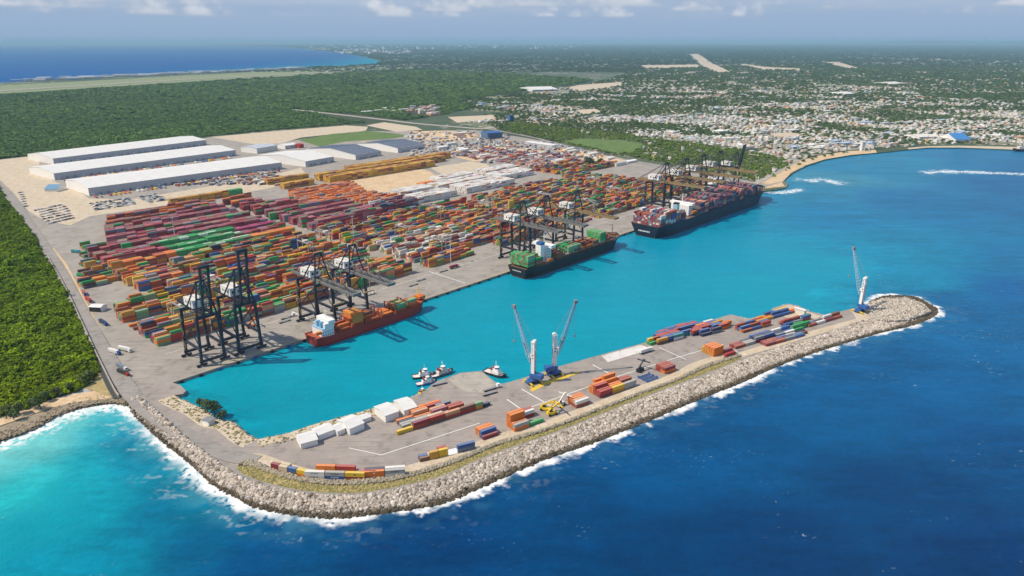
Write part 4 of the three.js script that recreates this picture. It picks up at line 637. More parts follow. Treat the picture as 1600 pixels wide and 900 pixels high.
// stores toward the seaward end
cluster('quayside right of the pale strip', 1018, 541, 31 * DEG, ['- bh 2nB wt', '2g 2b nB BB tB', '2gy 2br nR nR -', '- - nR wR -', '- - RB wB -', '- - - wR nB']);
cluster('yard by the long pier shed', 1088, 528, 31 * DEG, ['- n sn -', '- nB o oR', 'nR R BB yo', 'wR RR nB h', '- RR wR oh', '- - wo hB', '- - hB ow']);
cluster('loose rows beyond the ochre pile', 1148, 545, 31 * DEG, ['r e ms nB', 'm e sn nn 2e', 'r n BB BB 2n']);
cluster('green and yellow rows near pier end', 1212, 527, 31 * DEG, ['s w g -', 'n B pg gg', 'yw sB - tg']);
cluster('rows along the rock crest', 1196, 541, 29 * DEG, ['m r s B', 'r m n s 2b', '2m r B e n']);
cluster('inner rows near the pier bulge', 1160, 520, 31 * DEG, ['r B oR', 'hB Rr yB', 'B R oh', 'rr nB RR']);
cluster('rows right of the pier bulge', 1225, 510, 31 * DEG, ['B s RB', 'nR Br w', 'r o B 2g']);
cluster('rows behind the quay strip', 1045, 524, 31 * DEG, ['oR nB tB', 'RB wR nR -', 'rB yR nB']);
cluster('rows nearest the lone crane', 1262, 511, 31 * DEG, ['r w m r', 'B n Rw rb']);
cluster('beside the pale bulge of the pier', 1180, 505, 31 * DEG, ['r h B B r', 'R o BB BB o', '- h hB - yy']);
// ------------------------------------------------------------ the container yard, in blocks along the quay
const yard = [...cargo];
const lanesU = [[318, 330], [612, 626], [860, 872]];
const inLane = (u) => lanesU.some(([a, b]) => u + 6 > a && u - 6 < b);
function blockRow(v, u0, u1, heightAt, colourAt, opts = {}) {
  const L = opts.len ?? 12.19;
  for (let u = u0 + L / 2; u < u1 - L / 2; u += L + 0.5) {
    if (!opts.dense && inLane(u)) continue;
    const h = Math.round(heightAt(u, v)); if (h < 1) continue;
    const p = Q(u, v); for (let k = 0; k < h; k++) yard.push({ x: p[0], y: 2.56 + k * 2.6, z: p[1], turn: QTURN, len: L, c: colourAt(u, v, k), u, v, k, h, bay: Math.round(u / 12.7) });
  }
}
R = seeded(61);
const mixMain = ['orange', 'orange', 'orange', 'rust', 'rust', 'rust', 'brown', 'maroon', 'maroon', 'ochre', 'ochre', 'blue', 'navy', 'green', 'green', 'slate', 'yellow', 'grey', 'pale green', 'red', 'pale orange'];
const uLeft = (v) => (v < 205 ? 22 : v < 262 ? 62 : v < 420 ? 60 : 96);
// patches of one line's colour recur along a block, so colour follows a slow noise
function mixColour(list, s) { return (u, v, k) => { const n = vnoise(u / 26 + s, v / 9 + s, 7), m = R(); return m < 0.55 ? list[Math.floor(n * 3.999 * list.length) % list.length] : pick(list); }; }
const mainMix = mixColour(mixMain, 3);
for (let b = 0; b < 9; b++) for (let r = 0; r < 6; r++) {
  const v = 82 + b * 27.5 + r * 2.8, u0 = uLeft(v) + (b < 4 ? 0 : 6), u1 = b < 4 ? 1060 - b * 4 : 1000 - b * 5;
  const white = (u) => v > 120 && v < 200 && u > 330 && u < 470;
  blockRow(v, u0, u1, (u) => { const n = vnoise(u / 26 + b * 9, r / 3 + b * 3, 17); let h = 1.9 + 3.6 * n + rr(-0.8, 0.8); if (vnoise(u / 14 + b * 31, b * 7, 19) > 0.86) h -= 3; if (b === 0 && u > 420 && u < 470) h = 0; if (b === 0 && u > 560 && u < 700) h -= 2; if (v > 200 && u > 486 && v > 330) h = 0; return clamp(h, 0, 6); }, (u, vv, k) => (white(u) && R() < 0.6 ? pick(['white', 'white', 'cream', 'grey', 'pale orange']) : mainMix(u, vv, k)));
}
// reefers and white boxes behind the middle of the yard
for (const [u0, u1, v0, rows, h] of [[560, 660, 366, 14, 4], [672, 800, 366, 18, 4], [560, 640, 412, 13, 5], [652, 780, 420, 15, 4], [796, 905, 404, 18, 4], [700, 800, 466, 13, 4], [816, 925, 462, 14, 4]]) for (let r = 0; r < rows; r++) blockRow(v0 + r * 2.6, u0, u1, () => h - (R() < 0.12 ? 1 : 0), () => (R() < 0.82 ? 'white' : pick(['cream', 'grey', 'pale orange', 'rust', 'pink'])), { dense: true });
for (let r = 0; r < 6; r++) blockRow(452 + r * 2.6, 640, 690, () => 4, () => 'orange', { dense: true });
// empties stacked tight: maroon and pink behind the left half of the yard
const empt = mixColour(['maroon', 'pink', 'maroon', 'red', 'maroon', 'pink', 'slate', 'maroon', 'green', 'pink'], 11);
for (let b = 0; b < 11; b++) for (let r = 0; r < 5; r++) { const v = 338 + b * 25 + r * 2.6, u0 = v < 420 ? 72 : v < 560 ? 96 + (v - 420) * 0.3 : 140 + (v - 560) * 0.4, u1 = v < 440 ? 470 : v < 520 ? 420 : 380;
  blockRow(v, u0, u1, (u) => 3.4 + 2.6 * vnoise(u / 55 + b * 5, b, 27) - (R() < 0.1 ? 2 : 0), (u, vv, k) => { if (b <= 2 && u > 150 && u < 250) return R() < 0.7 ? 'green' : pick(['pale green', 'white', 'maroon']); if (b === 0 && u < 330) return pick(['orange', 'rust', 'orange', 'ochre']); if (b === 2 && u > 240 && u < 330) return 'magenta'; if (b >= 9) return pick(['rust', 'orange', 'brown', 'slate', 'maroon']); return empt(u, vv, k); }, { dense: false }); }
for (let b = 0; b < 5; b++) for (let r = 0; r < 7; r++) { const v = 356 + b * 22 + r * 2.6; blockRow(v, 476, b > 2 ? 540 : 552, () => 4.4 + rr(-0.6, 0.5), () => (b === 0 ? pick(['maroon', 'slate', 'navy', 'maroon']) : b === 1 ? pick(['white', 'slate', 'navy', 'maroon']) : pick(['orange', 'orange', 'rust', 'orange', 'slate', 'pale orange'])), { dense: true }); }
for (let b = 0; b < 6; b++) for (let r = 0; r < 7; r++) { const v = 452 + b * 21 + r * 2.6; blockRow(v, 400 + b * 8, 536 + b * 8, () => 4.6 + rr(-0.7, 0.5), () => pick(['orange', 'orange', 'orange', 'rust', 'pale orange', 'orange', 'slate']), { dense: true }); }
// the long ochre walls of empties at the back
const och = () => pick(['ochre', 'ochre', 'ochre', 'yellow', 'brown', 'ochre', 'rust']);
for (let r = 0; r < 9; r++) blockRow(628 + r * 2.6, 560, 830, () => 5 + rr(-0.6, 0.4), och, { dense: true });
for (let r = 0; r < 7; r++) blockRow(664 + r * 2.6, 560, 900, () => 5 + rr(-0.6, 0.4), och, { dense: true });
for (let r = 0; r < 9; r++) blockRow(690 + r * 2.6, 650, 930, () => 5 + rr(-0.6, 0.4), och, { dense: true });
for (let r = 0; r < 6; r++) blockRow(640 + r * 2.6, 470, 540, () => 4 + rr(-0.6, 0.4), och, { dense: true });
for (let r = 0; r < 5; r++) blockRow(700 + r * 2.6, 470, 560, () => 4 + rr(-0.6, 0.4), och, { dense: true });
for (let r = 0; r < 4; r++) blockRow(654 + r * 2.6, 270, 400, () => 4 + rr(-0.6, 0.4), (u) => (u > 370 ? 'green' : och()), { dense: true });
// ragged stores on the left margin of the yard and in the far right corner
for (let r = 0; r < 9; r++) for (let b = 0; b < 5; b++) blockRow(300 + b * 40 + r * 2.8, 30 + b * 13, 68 + b * 13 + (r % 3) * 10, () => 1.5 + rr(-1.4, 1.6), () => pick(['green', 'ochre', 'rust', 'navy', 'brown', 'pale green', 'slate', 'orange']), { dense: true });
for (let b = 0; b < 4; b++) for (let r = 0; r < 6; r++) blockRow(345 + b * 27 + r * 2.8, 930, 1110 - b * 6, (u) => 1.6 + 3 * vnoise(u / 24, b * 4 + r / 3, 39) + rr(-0.7, 0.7), mainMix);
for (let b = 0; b < 9; b++) for (let r = 0; r < 5; r++) blockRow(470 + b * 30 + r * 2.8, 960, 1150 - b * 6, (u) => 0.2 + 2.2 * vnoise(u / 20, b * 4 + r / 2, 37), () => pick(['orange', 'maroon', 'grey', 'pink', 'blue', 'white', 'pale orange']), { dense: true });
// loading bays along the warehouses
for (const [a, b] of [[[150, 309], [440, 267]], [[95, 284], [368, 246]]]) { const A = at(...a), B = at(...b), n = 46; for (let i = 0; i < n; i++) if (R() < 0.7) yard.push({ x: lerp(A[0], B[0], i / n), y: 3.2, z: lerp(A[1], B[1], i / n), turn: QTURN + Math.PI / 2, len: 12.19, c: pick(['rust', 'orange', 'white', 'blue', 'grey', 'maroon', 'yellow']) }); }
// the ones that show largest become things of their own: the corner of the front block and the faces of the first rows
const single = new Set(), far2 = (x, z) => Math.hypot(x, z);
{ const top = new Map(); for (const c of yard) if (c.u !== undefined) { const k = c.v.toFixed(1) + '|' + c.u.toFixed(1); if (!top.has(k) || top.get(k).k < c.k) top.set(k, c); }
  const cand = yard.filter((c) => c.u !== undefined && c.v < 84.7 && c.u < 420 && c.k >= c.h - 2).concat([...top.values()].filter((c) => c.v > 84.7 && c.v < 100 && c.u < 160));
  const rowsV = [...new Set(cand.map((c) => c.v.toFixed(1)))].sort((a, b) => a - b), baysU = new Map();
  for (const rv of rowsV) baysU.set(rv, [...new Set(cand.filter((c) => c.v.toFixed(1) === rv).map((c) => c.u.toFixed(1)))].sort((a, b) => a - b));
  const all = pierBoxes.map((b) => ({ d: far2(b[1], b[3]), b })).concat(cand.map((c) => ({ d: far2(c.x, c.z), c }))).sort((p, q) => p.d - q.d);
  all.forEach(({ b, c }, i) => {
    if (i >= 300) { if (b) yard.push({ x: b[1], y: b[2], z: b[3], turn: b[4], len: b[5], c: b[6] }); return; }
    if (b) return container(...b);
    single.add(c); const rv = c.v.toFixed(1), row = rowsV.indexOf(rv), bay = baysU.get(rv).indexOf(c.u.toFixed(1)), tier = c.k === c.h - 1 ? 'topmost' : 'second from top';
    container(`${c.c} container, ${tier}, ${nth(bay)} stack from left, ${row ? nth(row) : 'front'} row of the yard facing the quay`, c.x, c.y, c.z, c.turn, 12.19, c.c, 'shipping containers in the front block of the container yard');
  }); }
{ const g = new MB(); g.box(0, 1.28, 0, 12.0, 2.44, 2.32); for (const x of [-1, 1]) for (const z of [-1, 1]) g.box(x * 6.0, 1.3, z * 1.13, 0.18, 2.58, 0.18); for (const z of [-1, 1]) g.box(0, 2.5, z * 1.14, 11.8, 0.16, 0.16); for (let i = 0; i < 12; i++) for (const z of [-1, 1]) g.box(-5.5 + i, 1.25, z * 1.16, 0.5, 2.2, 0.06);
  R = seeded(71);
  const im = instances('stacked_containers', g.geo(), std({ color: 0xffffff, roughness: 0.65, map: grimeTex }), yard.filter((c) => !single.has(c)).map((c) => [c.x, c.y, c.z, c.turn, c.len / 12.19, 1, 1, mul3(mix3(CC[c.c], [0.48, 0.42, 0.38], rr(0.0, 0.14)), rr(0.9, 1.15))]));
  tag(im, 'thousands of stacked shipping containers filling the yard blocks and the ships', 'containers'); im.userData.kind = 'stuff'; console.log('yard', yard.length, 'single', single.size); }

// ============================================================ yard gantries
function yardGantry(label, u, v, s = 1) {
  const p = Q(u, v), o = thing('yard_gantry', label, 'yard crane', p[0], 2.56, p[1], QTURN, 'rubber tyred yard gantries over the container blocks'), W = 12.2, H = 21, m = M.gantryGrey;
  for (const x of [-4, 4]) for (const z of [-W, W]) { const l = new MB().bar([x, 1.4, z], [x * 0.8, H, z], 0.8, 0.9).build('leg', m, o); new MB().wheel(x, 0.75, z, 0.75, 0.6).wheel(x * 1.3, 0.75, z, 0.75, 0.6).build('wheel', M.black, l); }
  for (const z of [-W, W]) new MB().box(0, 1.7, z, 10.6, 0.9, 0.9).build('sill_beam', m, o);
  for (const x of [-3.2, 3.2]) new MB().box(x, H, 0, 0.9, 1.5, W * 2 + 2).build('girder', m, o);
  const tz = rr(-8, 8); new MB().box(0, H + 1.2, tz, 6.4, 1.6, 4).build('trolley', M.offWhite, o); new MB().box(2, H - 2, tz + 3, 1.8, 2, 2).build('operator_cab', M.white, o); new MB().box(0, 14, tz, 12, 0.5, 2.3).bar([1, 14, tz], [1, H, tz], 0.14).bar([-1, 14, tz], [-1, H, tz], 0.14).build('spreader', M.yellow, o); new MB().box(-4.4, 3.2, -W, 3, 2.4, 1.6).build('power_pack', M.offWhite, o);
  o.scale.setScalar(s);
}
R = seeded(81);
[[60, 117, 'left end of the second block'], [118, 172, 'third block near its left end'], [228, 117, 'second block above the red feeder ship'], [262, 227, 'sixth block, middle of the yard'], [385, 117, 'second block between the two nearer ships'], [395, 200, 'fifth block, beside the white containers'], [305, 255, 'seventh block, deep in the yard'], [540, 145, 'third block behind the green container ship'], [580, 227, 'sixth block, behind the green container ship'], [700, 117, 'second block, left of the large ship'], [690, 200, 'fifth block, left of the white reefer stacks'], [810, 145, 'third block behind the large ship'], [860, 227, 'far right blocks behind the large ship'], [505, 255, 'seventh block, in front of the orange stacks']].forEach(([u, v, w]) => yardGantry('grey yard gantry straddling the ' + w, u, 89 + Math.round((v - 89) / 27.5) * 27.5));

// ============================================================ warehouses and sheds
// a gabled hall from three ground points of the photograph: front left, front right, back left corner
function hall(name, label, fl, fr, bl, h, { roofMat_ = M.roof, wallMat = M.ribWall, endMat = M.whiteWall, rise = 0.05, bays = 0, panels = null, doors = 0, sink = 2.55, group } = {}) {
  const A = at(...fl), B = at(...fr), C = at(...bl), ang = Math.atan2(-(B[1] - A[1]), B[0] - A[0]), w = Math.hypot(B[0] - A[0], B[1] - A[1]), nx = -Math.sin(ang), nz = -Math.cos(ang), d = Math.abs((C[0] - A[0]) * nx + (C[1] - A[1]) * nz);
  const cx = (A[0] + B[0]) / 2 + nx * d / 2, cz = (A[1] + B[1]) / 2 + nz * d / 2, o = thing(name, label, name === 'shed' ? 'shed' : 'warehouse', cx, sink, cz, ang, group);   // +x to the right end, +z to the front
  const r = d * rise, uvBox = (g, sx) => { const u = g.attributes.uv; for (let i = 0; i < u.count; i++) u.setXY(i, u.getX(i) * sx, u.getY(i) * h); return g; };
  mesh('long_wall', uvBox(new MB().box(0, h / 2, d / 2 - 0.15, w, h, 0.3).box(0, h / 2, -d / 2 + 0.15, w, h, 0.3).geo(), w), wallMat, o);
  const end = new THREE.Shape([[-d / 2 + 0.3, 0], [d / 2 - 0.3, 0], [d / 2 - 0.3, h], [0, h + r * 0.97], [-d / 2 + 0.3, h]].map((p) => new THREE.Vector2(...p))), eg = new THREE.ExtrudeGeometry(end, { depth: 0.3, bevelEnabled: false });
  for (const s of [-1, 1]) { const e = mesh('end_wall', eg, endMat, o); e.rotation.y = Math.PI / 2; e.position.x = s * (w / 2 - 0.15) - 0.15; if (w > 60) new MB().box(0, h * 0.28, 0.35, d * 0.1, h * 0.56, 0.14).build('gate', M.steel, e); }
  for (const s of [-1, 1]) { const len = Math.hypot(d / 2 + 0.5, r), g = new MB().box(0, 0, 0, w + 1, 0.3, len + 0.1).geo(); const u = g.attributes.uv; for (let i = 0; i < u.count; i++) u.setXY(i, u.getX(i) * w, u.getY(i) * len); const m = mesh('roof', g, roofMat_, o); m.position.set(0, h + r / 2 + 0.12, s * (d / 4 + 0.12)); m.rotation.x = s * Math.atan2(r, d / 2);
    if (panels) { const p = new MB(), nx_ = Math.round(w / 14), nz_ = Math.round(len / 9); for (let i = 0; i < nx_; i++) for (let j = 0; j < nz_; j++) p.box(-w / 2 + (i + 0.5) * w / nx_, 0.32, -len / 2 + (j + 0.5) * len / nz_, w / nx_ - 1.2, 0.14, len / nz_ - 1.4); p.build('solar_panels', M.solar, m); }
    else if (w > 60) { const v = new MB(); for (let x = -w / 2 + 12; x < w / 2; x += 24) v.box(x, 0.2, 0, 1.4, 0.14, len * 0.8); v.build('skylight', M.offWhite, m); } }
  for (let i = 0; i < doors; i++) new MB().box(-w / 2 + (i + 0.5) * w / doors, 2.4, d / 2 + 0.06, Math.min(4.4, w / doors * 0.6), 4.4, 0.12).build('loading_door', i % 3 ? M.steel : M.offWhite, o);
  return o;
}
hall('warehouse', 'long white warehouse farthest back, against the dark green bush', [84.7, 257], [323, 226.4], [60.5, 247.5], 13, { doors: 26 });
hall('warehouse', 'long white warehouse in the middle of the three', [86, 281.4], [369, 243], [59.7, 269.4], 13, { doors: 26 });
hall('warehouse', 'long white warehouse nearest the container yard', [140, 306.4], [441, 264], [111, 291.7], 14, { doors: 30 });
hall('warehouse', 'square white warehouse right of the long white ones', [478, 261], [522, 253], [427, 247], 12, { doors: 8 });
hall('warehouse', 'white warehouse with a dark panelled roof, left of the two', [556, 250], [596, 243], [506, 235.5], 11, { panels: 1, doors: 7 });
hall('warehouse', 'white warehouse with a dark panelled roof, right of the two', [622, 239], [664, 232], [578, 228.6], 11, { panels: 1, doors: 7 });
hall('warehouse', 'grey blue hall between long white warehouse and sandy ground', [402, 240], [434, 234.5], [386, 236], 12, { roofMat_: paint('greyRoof', [0.42, 0.47, 0.54], 0.6), wallMat: M.offWhite });
hall('warehouse', 'small white hall at the corner of the green field', [446, 233], [468, 230], [440, 230], 8, { doors: 2 });
hall('warehouse', 'small red end building beside the small white hall', [468, 231.5], [475, 230.5], [466, 229.5], 9, { roofMat_: M.red, wallMat: M.red, endMat: M.red });
hall('warehouse', 'dark blue office block at the junction behind the yard', [762, 217.5], [785, 216], [760, 214], 16, { roofMat_: M.blue, wallMat: paint('officeBlue', [0.04, 0.10, 0.20], 0.4), endMat: paint('officeBlue2', [0.07, 0.15, 0.27], 0.4) });
hall('warehouse', 'narrow blue tower block at the edge of the trees', [797, 190], [803, 189.7], [796.5, 188.6], 19, { roofMat_: M.craneDark, wallMat: paint('towerBlue', [0.02, 0.06, 0.19], 0.5), endMat: paint('towerBlue2', [0.04, 0.12, 0.30], 0.5) });
hall('warehouse', 'long white store on the bush edge inland', [832, 143], [872, 142], [836, 138.8], 9, { sink: 1.8 });
hall('warehouse', 'white hall in the middle of the far town', [1316, 149], [1336, 148.6], [1317, 146], 8, { sink: 1.8 });
hall('warehouse', 'pale hall on rising ground of the far town', [1396, 133], [1414, 132.4], [1397, 130], 9, { sink: 1.8 });
hall('warehouse', 'long cream building behind the beach', [1436, 218], [1470, 217], [1438, 213], 7, { sink: 1.8, roofMat_: M.offWhite });
hall('warehouse', 'blue roofed pavilion behind the beach', [1493, 222], [1517, 221.5], [1494, 216.5], 7, { sink: 1.8, roofMat_: paint('blueRoof', [0.04, 0.20, 0.50], 0.5), rise: 0.2 });
hall('warehouse', 'white low shed by the road behind the yard', [820, 226], [862, 232], [822, 223], 7, { doors: 6 });
hall('warehouse', 'white halls beside the far quay end', [1102, 285], [1120, 288], [1106, 281], 8, { roofMat_: M.white });
hall('warehouse', 'low white shed behind the large ship bow', [1085, 291], [1110, 295], [1090, 288], 8, { roofMat_: M.offWhite });
const sheds = 'white sheds on the pier deck';
hall('shed', 'leftmost white shed on the pier, beside the bare sandy margin', [470.8, 703], [497, 696], [461, 689.5], 4.2, { sink: 2.95, wallMat: M.whiteWall, rise: 0.14, group: sheds });
hall('shed', 'open fronted white shed, second from left on the pier', [498.5, 689.5], [523.6, 680], [494, 677], 4.2, { sink: 2.95, wallMat: M.whiteWall, rise: 0.1, group: sheds });
hall('shed', 'small white shed between two larger ones, third from left', [528, 682.5], [540, 677], [523, 672], 3.6, { sink: 2.95, wallMat: M.whiteWall, rise: 0.14, group: sheds });
hall('shed', 'white shed in the middle of the pier row, fourth from left', [547, 681], [569.4, 671.5], [539.5, 663], 5.0, { sink: 2.95, wallMat: M.whiteWall, rise: 0.12, group: sheds });
hall('shed', 'low white shed by the basin edge, fifth from left', [566, 663], [580, 658], [562, 657], 3.2, { sink: 2.95, wallMat: M.whiteWall, rise: 0.12, group: sheds });
hall('shed', 'tall white shed second from the right of the pier row', [602.8, 661.5], [623.6, 654], [592, 645], 5.6, { sink: 2.95, wallMat: M.whiteWall, rise: 0.1, group: sheds });
hall('shed', 'tall white shed at the right end, next to the containers', [632, 653.5], [652, 647.5], [622.5, 636], 5.8, { sink: 2.95, wallMat: M.whiteWall, rise: 0.1, group: sheds });
hall('shed', 'dark roofed hut by the bush on the causeway', [327, 667], [336, 662], [322, 660], 3.4, { sink: 2.95, roofMat_: M.steel, wallMat: M.offWhite, rise: 0.1 });
hall('shed', 'long white canopy shed by the pier bulge', [1240, 489], [1256, 494], [1232, 484], 5, { sink: 2.95, rise: 0.1, wallMat: M.offWhite });
hall('shed', 'white hut with dark doorway beside the western terminal road', [140, 487], [158, 488], [136, 481], 5, { rise: 0.12, wallMat: M.black });
hall('shed', 'blue roofed gatehouse beside the sandy lot left of the warehouses', [70, 300], [89, 300], [73, 295], 5, { roofMat_: paint('gateBlue', [0.10, 0.25, 0.42], 0.6), wallMat: M.offWhite, rise: 0.2 });
{ const p = at(1347, 236, 2), o = thing('white_tower', 'slim white tower standing at the shore road of the far bay', 'tower', p[0], 1.8, p[1]); new MB().box(0, 11, 0, 9, 22, 9).build('shaft', M.white, o); new MB().box(0, 23, 0, 11, 2, 11).build('parapet', M.white, o); const w = new MB(); for (let y = 4; y < 21; y += 4) w.box(0, y, 4.55, 5, 1.6, 0.12); w.each('window', M.glass, o); }

{ R = seeded(89); const pinks = [['salmon pink', [0.62, 0.28, 0.20]], ['pale pink', [0.66, 0.42, 0.34]], ['terracotta', [0.52, 0.20, 0.12]], ['cream', [0.66, 0.58, 0.46]]];
  for (let i = 0; i < 22; i++) { const p = at(rr(640, 686), rr(168, 181), 2), k = pick(pinks), w = rr(14, 30), d = rr(12, 20), h = rr(7, 14), o = thing('apartment_block', `${k[0]} block, ${nth(i)} of the pink estate inland by the junction road`, 'building', p[0], 1.8, p[1], rr(-0.3, 0.3) + 0.4, 'pink estate by the junction road'); new MB().box(0, h / 2, 0, w, h, d).build('wall', paint('est_' + k[0], k[1], 0.8), o); new MB().box(0, h + 0.15, 0, w + 0.6, 0.3, d + 0.6).build('roof', M.offWhite, o); }
  for (let i = 0; i < 12; i++) { const p = at(rr(572, 636), rr(170, 178), 2), w = rr(18, 40), o = thing('roadside_hall', `low pale hall, ${nth(i)} in the cluster left of the pink estate`, 'building', p[0], 1.8, p[1], 0.5 + rr(-0.1, 0.1)); new MB().box(0, 3, 0, w, 6, 14).build('wall', M.offWhite, o); new MB().box(0, 6.15, 0, w + 0.8, 0.3, 14.8).build('roof', M.white, o); } }
{ R = seeded(87); for (let i = 0; i < 34; i++) { const p = at(...[[660, 214], [700, 209], [735, 214], [720, 236], [800, 232], [840, 244], [760, 243], [690, 228], [900, 238], [930, 245], [870, 250], [980, 258]][i % 12].map((c, k) => c + rr(-22, 22) * (k ? 0.2 : 1)), 2.5), w = rr(16, 44), d = rr(10, 18), h = rr(4, 7), k = pick([['white', M.white], ['pale', M.offWhite], ['grey', paint('shedGrey', [0.45, 0.46, 0.47], 0.7)], ['rusty', M.rust]]); if (!inside(p[0], p[1], TERMINAL)) continue; const o = thing('storage_shed', `low ${k[0]} roofed shed, ${nth(i)} in the depot between the yard and town`, 'shed', p[0], 2.5, p[1], QTURN + rr(-0.15, 0.15)); new MB().box(0, h / 2, 0, w, h, d).build('wall', M.offWhite, o); for (const s of [-1, 1]) new MB().box(0, h + 0.6, s * d / 4, w + 0.8, 0.2, d / 2 + 0.6, 0, s * 0.2).build('roof', k[1], o); } }
// ============================================================ vehicles
function truck(label, px, py, turn, load, cabMat = M.white, y = 2.56, group = 'container trucks and trailers') {
  const p = at(px, py, y), o = thing(load === 'bare' ? 'trailer' : 'container_truck', label, load === 'bare' ? 'trailer' : 'truck', p[0], y, p[1], turn, group);
  new MB().box(0, 1.15, 0, 12.6, 0.35, 2.2).build('chassis', M.steel, o); const w = new MB(); for (const x of [-5.4, -4.2, -3, 4.6]) for (const z of [-0.95, 0.95]) w.wheel(x, 0.5, z, 0.5, 0.5); w.build('wheels', M.black, o);
  if (load !== 'bare') { const c = new MB().box(7.4, 1.9, 0, 2.4, 2.6, 2.4).box(6.8, 3.4, 0, 1.4, 0.5, 2.3).build('cab', cabMat, o); new MB().box(8.62, 2.4, 0, 0.06, 0.9, 2.1).build('windscreen', M.glass, c); new MB().wheel(7.6, 0.5, -1, 0.5, 0.5).wheel(7.6, 0.5, 1, 0.5, 0.5).build('front_wheels', M.black, o); }
  if (load && load !== 'bare' && load !== 'empty') new MB().box(0, 2.66, 0, 12.1, 2.55, 2.4).build('load', boxMat[load], o);
  return o;
}
R = seeded(91);
truck('white lorry with dark trailer on the pale pier landing', 766, 609, 0.6, 'empty', M.white, 3.05); truck('dark trailer beside the white lorry on the pier landing', 765, 616, 0.55, 'bare', M.white, 3.05);
truck('grey trailer by the containers at the left of the pier landing', 686, 601, 0.5, 'bare', M.white, 3.05);
truck('container truck by the wall right of the ochre pile', 1140, 557, 0.55, 'red', M.white, 3.05); truck('pale trailer in front of the pale quay strip', 1008, 551, 0.6, 'white', M.white, 3.05);
[[693, 424, 'bare', 'left of'], [709, 419, 'maroon', 'under'], [646, 446, 'bare', 'far left of'], [658, 438, 'bare', 'by the stacks left of'], [575, 462, 'empty', 'before'], [445, 503, 'bare', 'behind'], [448, 497, 'empty', 'further behind']].forEach(([x, y, l, w], i) => truck(`${l === 'maroon' ? 'maroon loaded truck' : l === 'bare' ? 'empty dark trailer' : 'white truck with empty trailer'} on the quay apron, number ${['one', 'two', 'three', 'four', 'five', 'six', 'seven'][i]} counted from the middle quay`, x, y, QTURN, l));
[[132, 460, 'rust'], [148, 478, 'black'], [138, 470, 'red'], [161, 506, 'navy'], [190, 576, 'slate'], [192, 585, 'black'], [178, 552, 'white'], [194, 548, 'white'], [118, 395, 'teal'], [128, 432, 'green']].forEach(([x, y, l], i) => truck(`${l} loaded truck on the western terminal road, ${nth(i)} of its scattered line`, x, y, -0.9 + i * 0.07, l, pick([M.white, M.blue, M.red])));
function stacker(label, px, py, turn, m, y = 3.05) { const p = at(px, py, y), o = thing('reach_stacker', label, 'reach stacker', p[0], y, p[1], turn); const b = new MB().box(0, 1.7, 0, 7.5, 1.6, 3.2).box(-3, 2.8, 0, 1.8, 1, 3).build('body', m, o); new MB().box(-0.6, 3.6, 0, 1.9, 2, 1.6).build('cab', M.glass, b); const w = new MB(); for (const x of [-2.6, 2.6]) for (const z of [-1.7, 1.7]) w.wheel(x, 0.9, z, 0.9, 0.8); w.build('wheels', M.black, o); new MB().bar([-3.2, 3.4, 0], [5.5, 8.6, 0], 0.9, 1).build('boom', m, o); new MB().box(5.8, 7.2, 0, 0.8, 0.7, 12).box(5.8, 8, 0, 1.4, 1.2, 2).build('spreader', m, o); }
stacker('dark reach stacker with raised arm beside the blue flat racks', 1000, 580, 0.9, M.craneDark); stacker('yellow loading machine with raised arm by the rubble wall', 862, 648, 0.5, M.yellow); stacker('yellow lifting frame machine just behind the other yellow one', 852, 641, -0.4, M.yellow); stacker('white loading machine by the maroon stacks beyond the yellow machines', 876, 634, 0.9, M.offWhite);
stacker('orange machine working under the raised boom cranes', 392, 512, 0.7, M.orange, 2.56);
[[1006, 588], [1012, 591], [1018, 594]].forEach(([x, y], i) => { const p = at(x, y, 3.05), o = thing('flat_rack', `blue flat rack lying beside the dark reach stacker, ${['nearest it', 'middle one', 'outermost one'][i]}`, 'flat rack', p[0], 3.05, p[1], AX); const b = new MB(); for (const z of [-1.05, 1.05]) b.box(0, 0.35, z, 12, 0.5, 0.35); for (let k = -5.5; k <= 5.5; k += 1.4) b.box(k, 0.4, 0, 0.3, 0.3, 2); b.build('frame', M.blue, o); new MB().box(-5.9, 1.2, 0, 0.25, 1.9, 2.4).box(5.9, 1.2, 0, 0.25, 1.9, 2.4).build('end_wall', M.blue, o); });
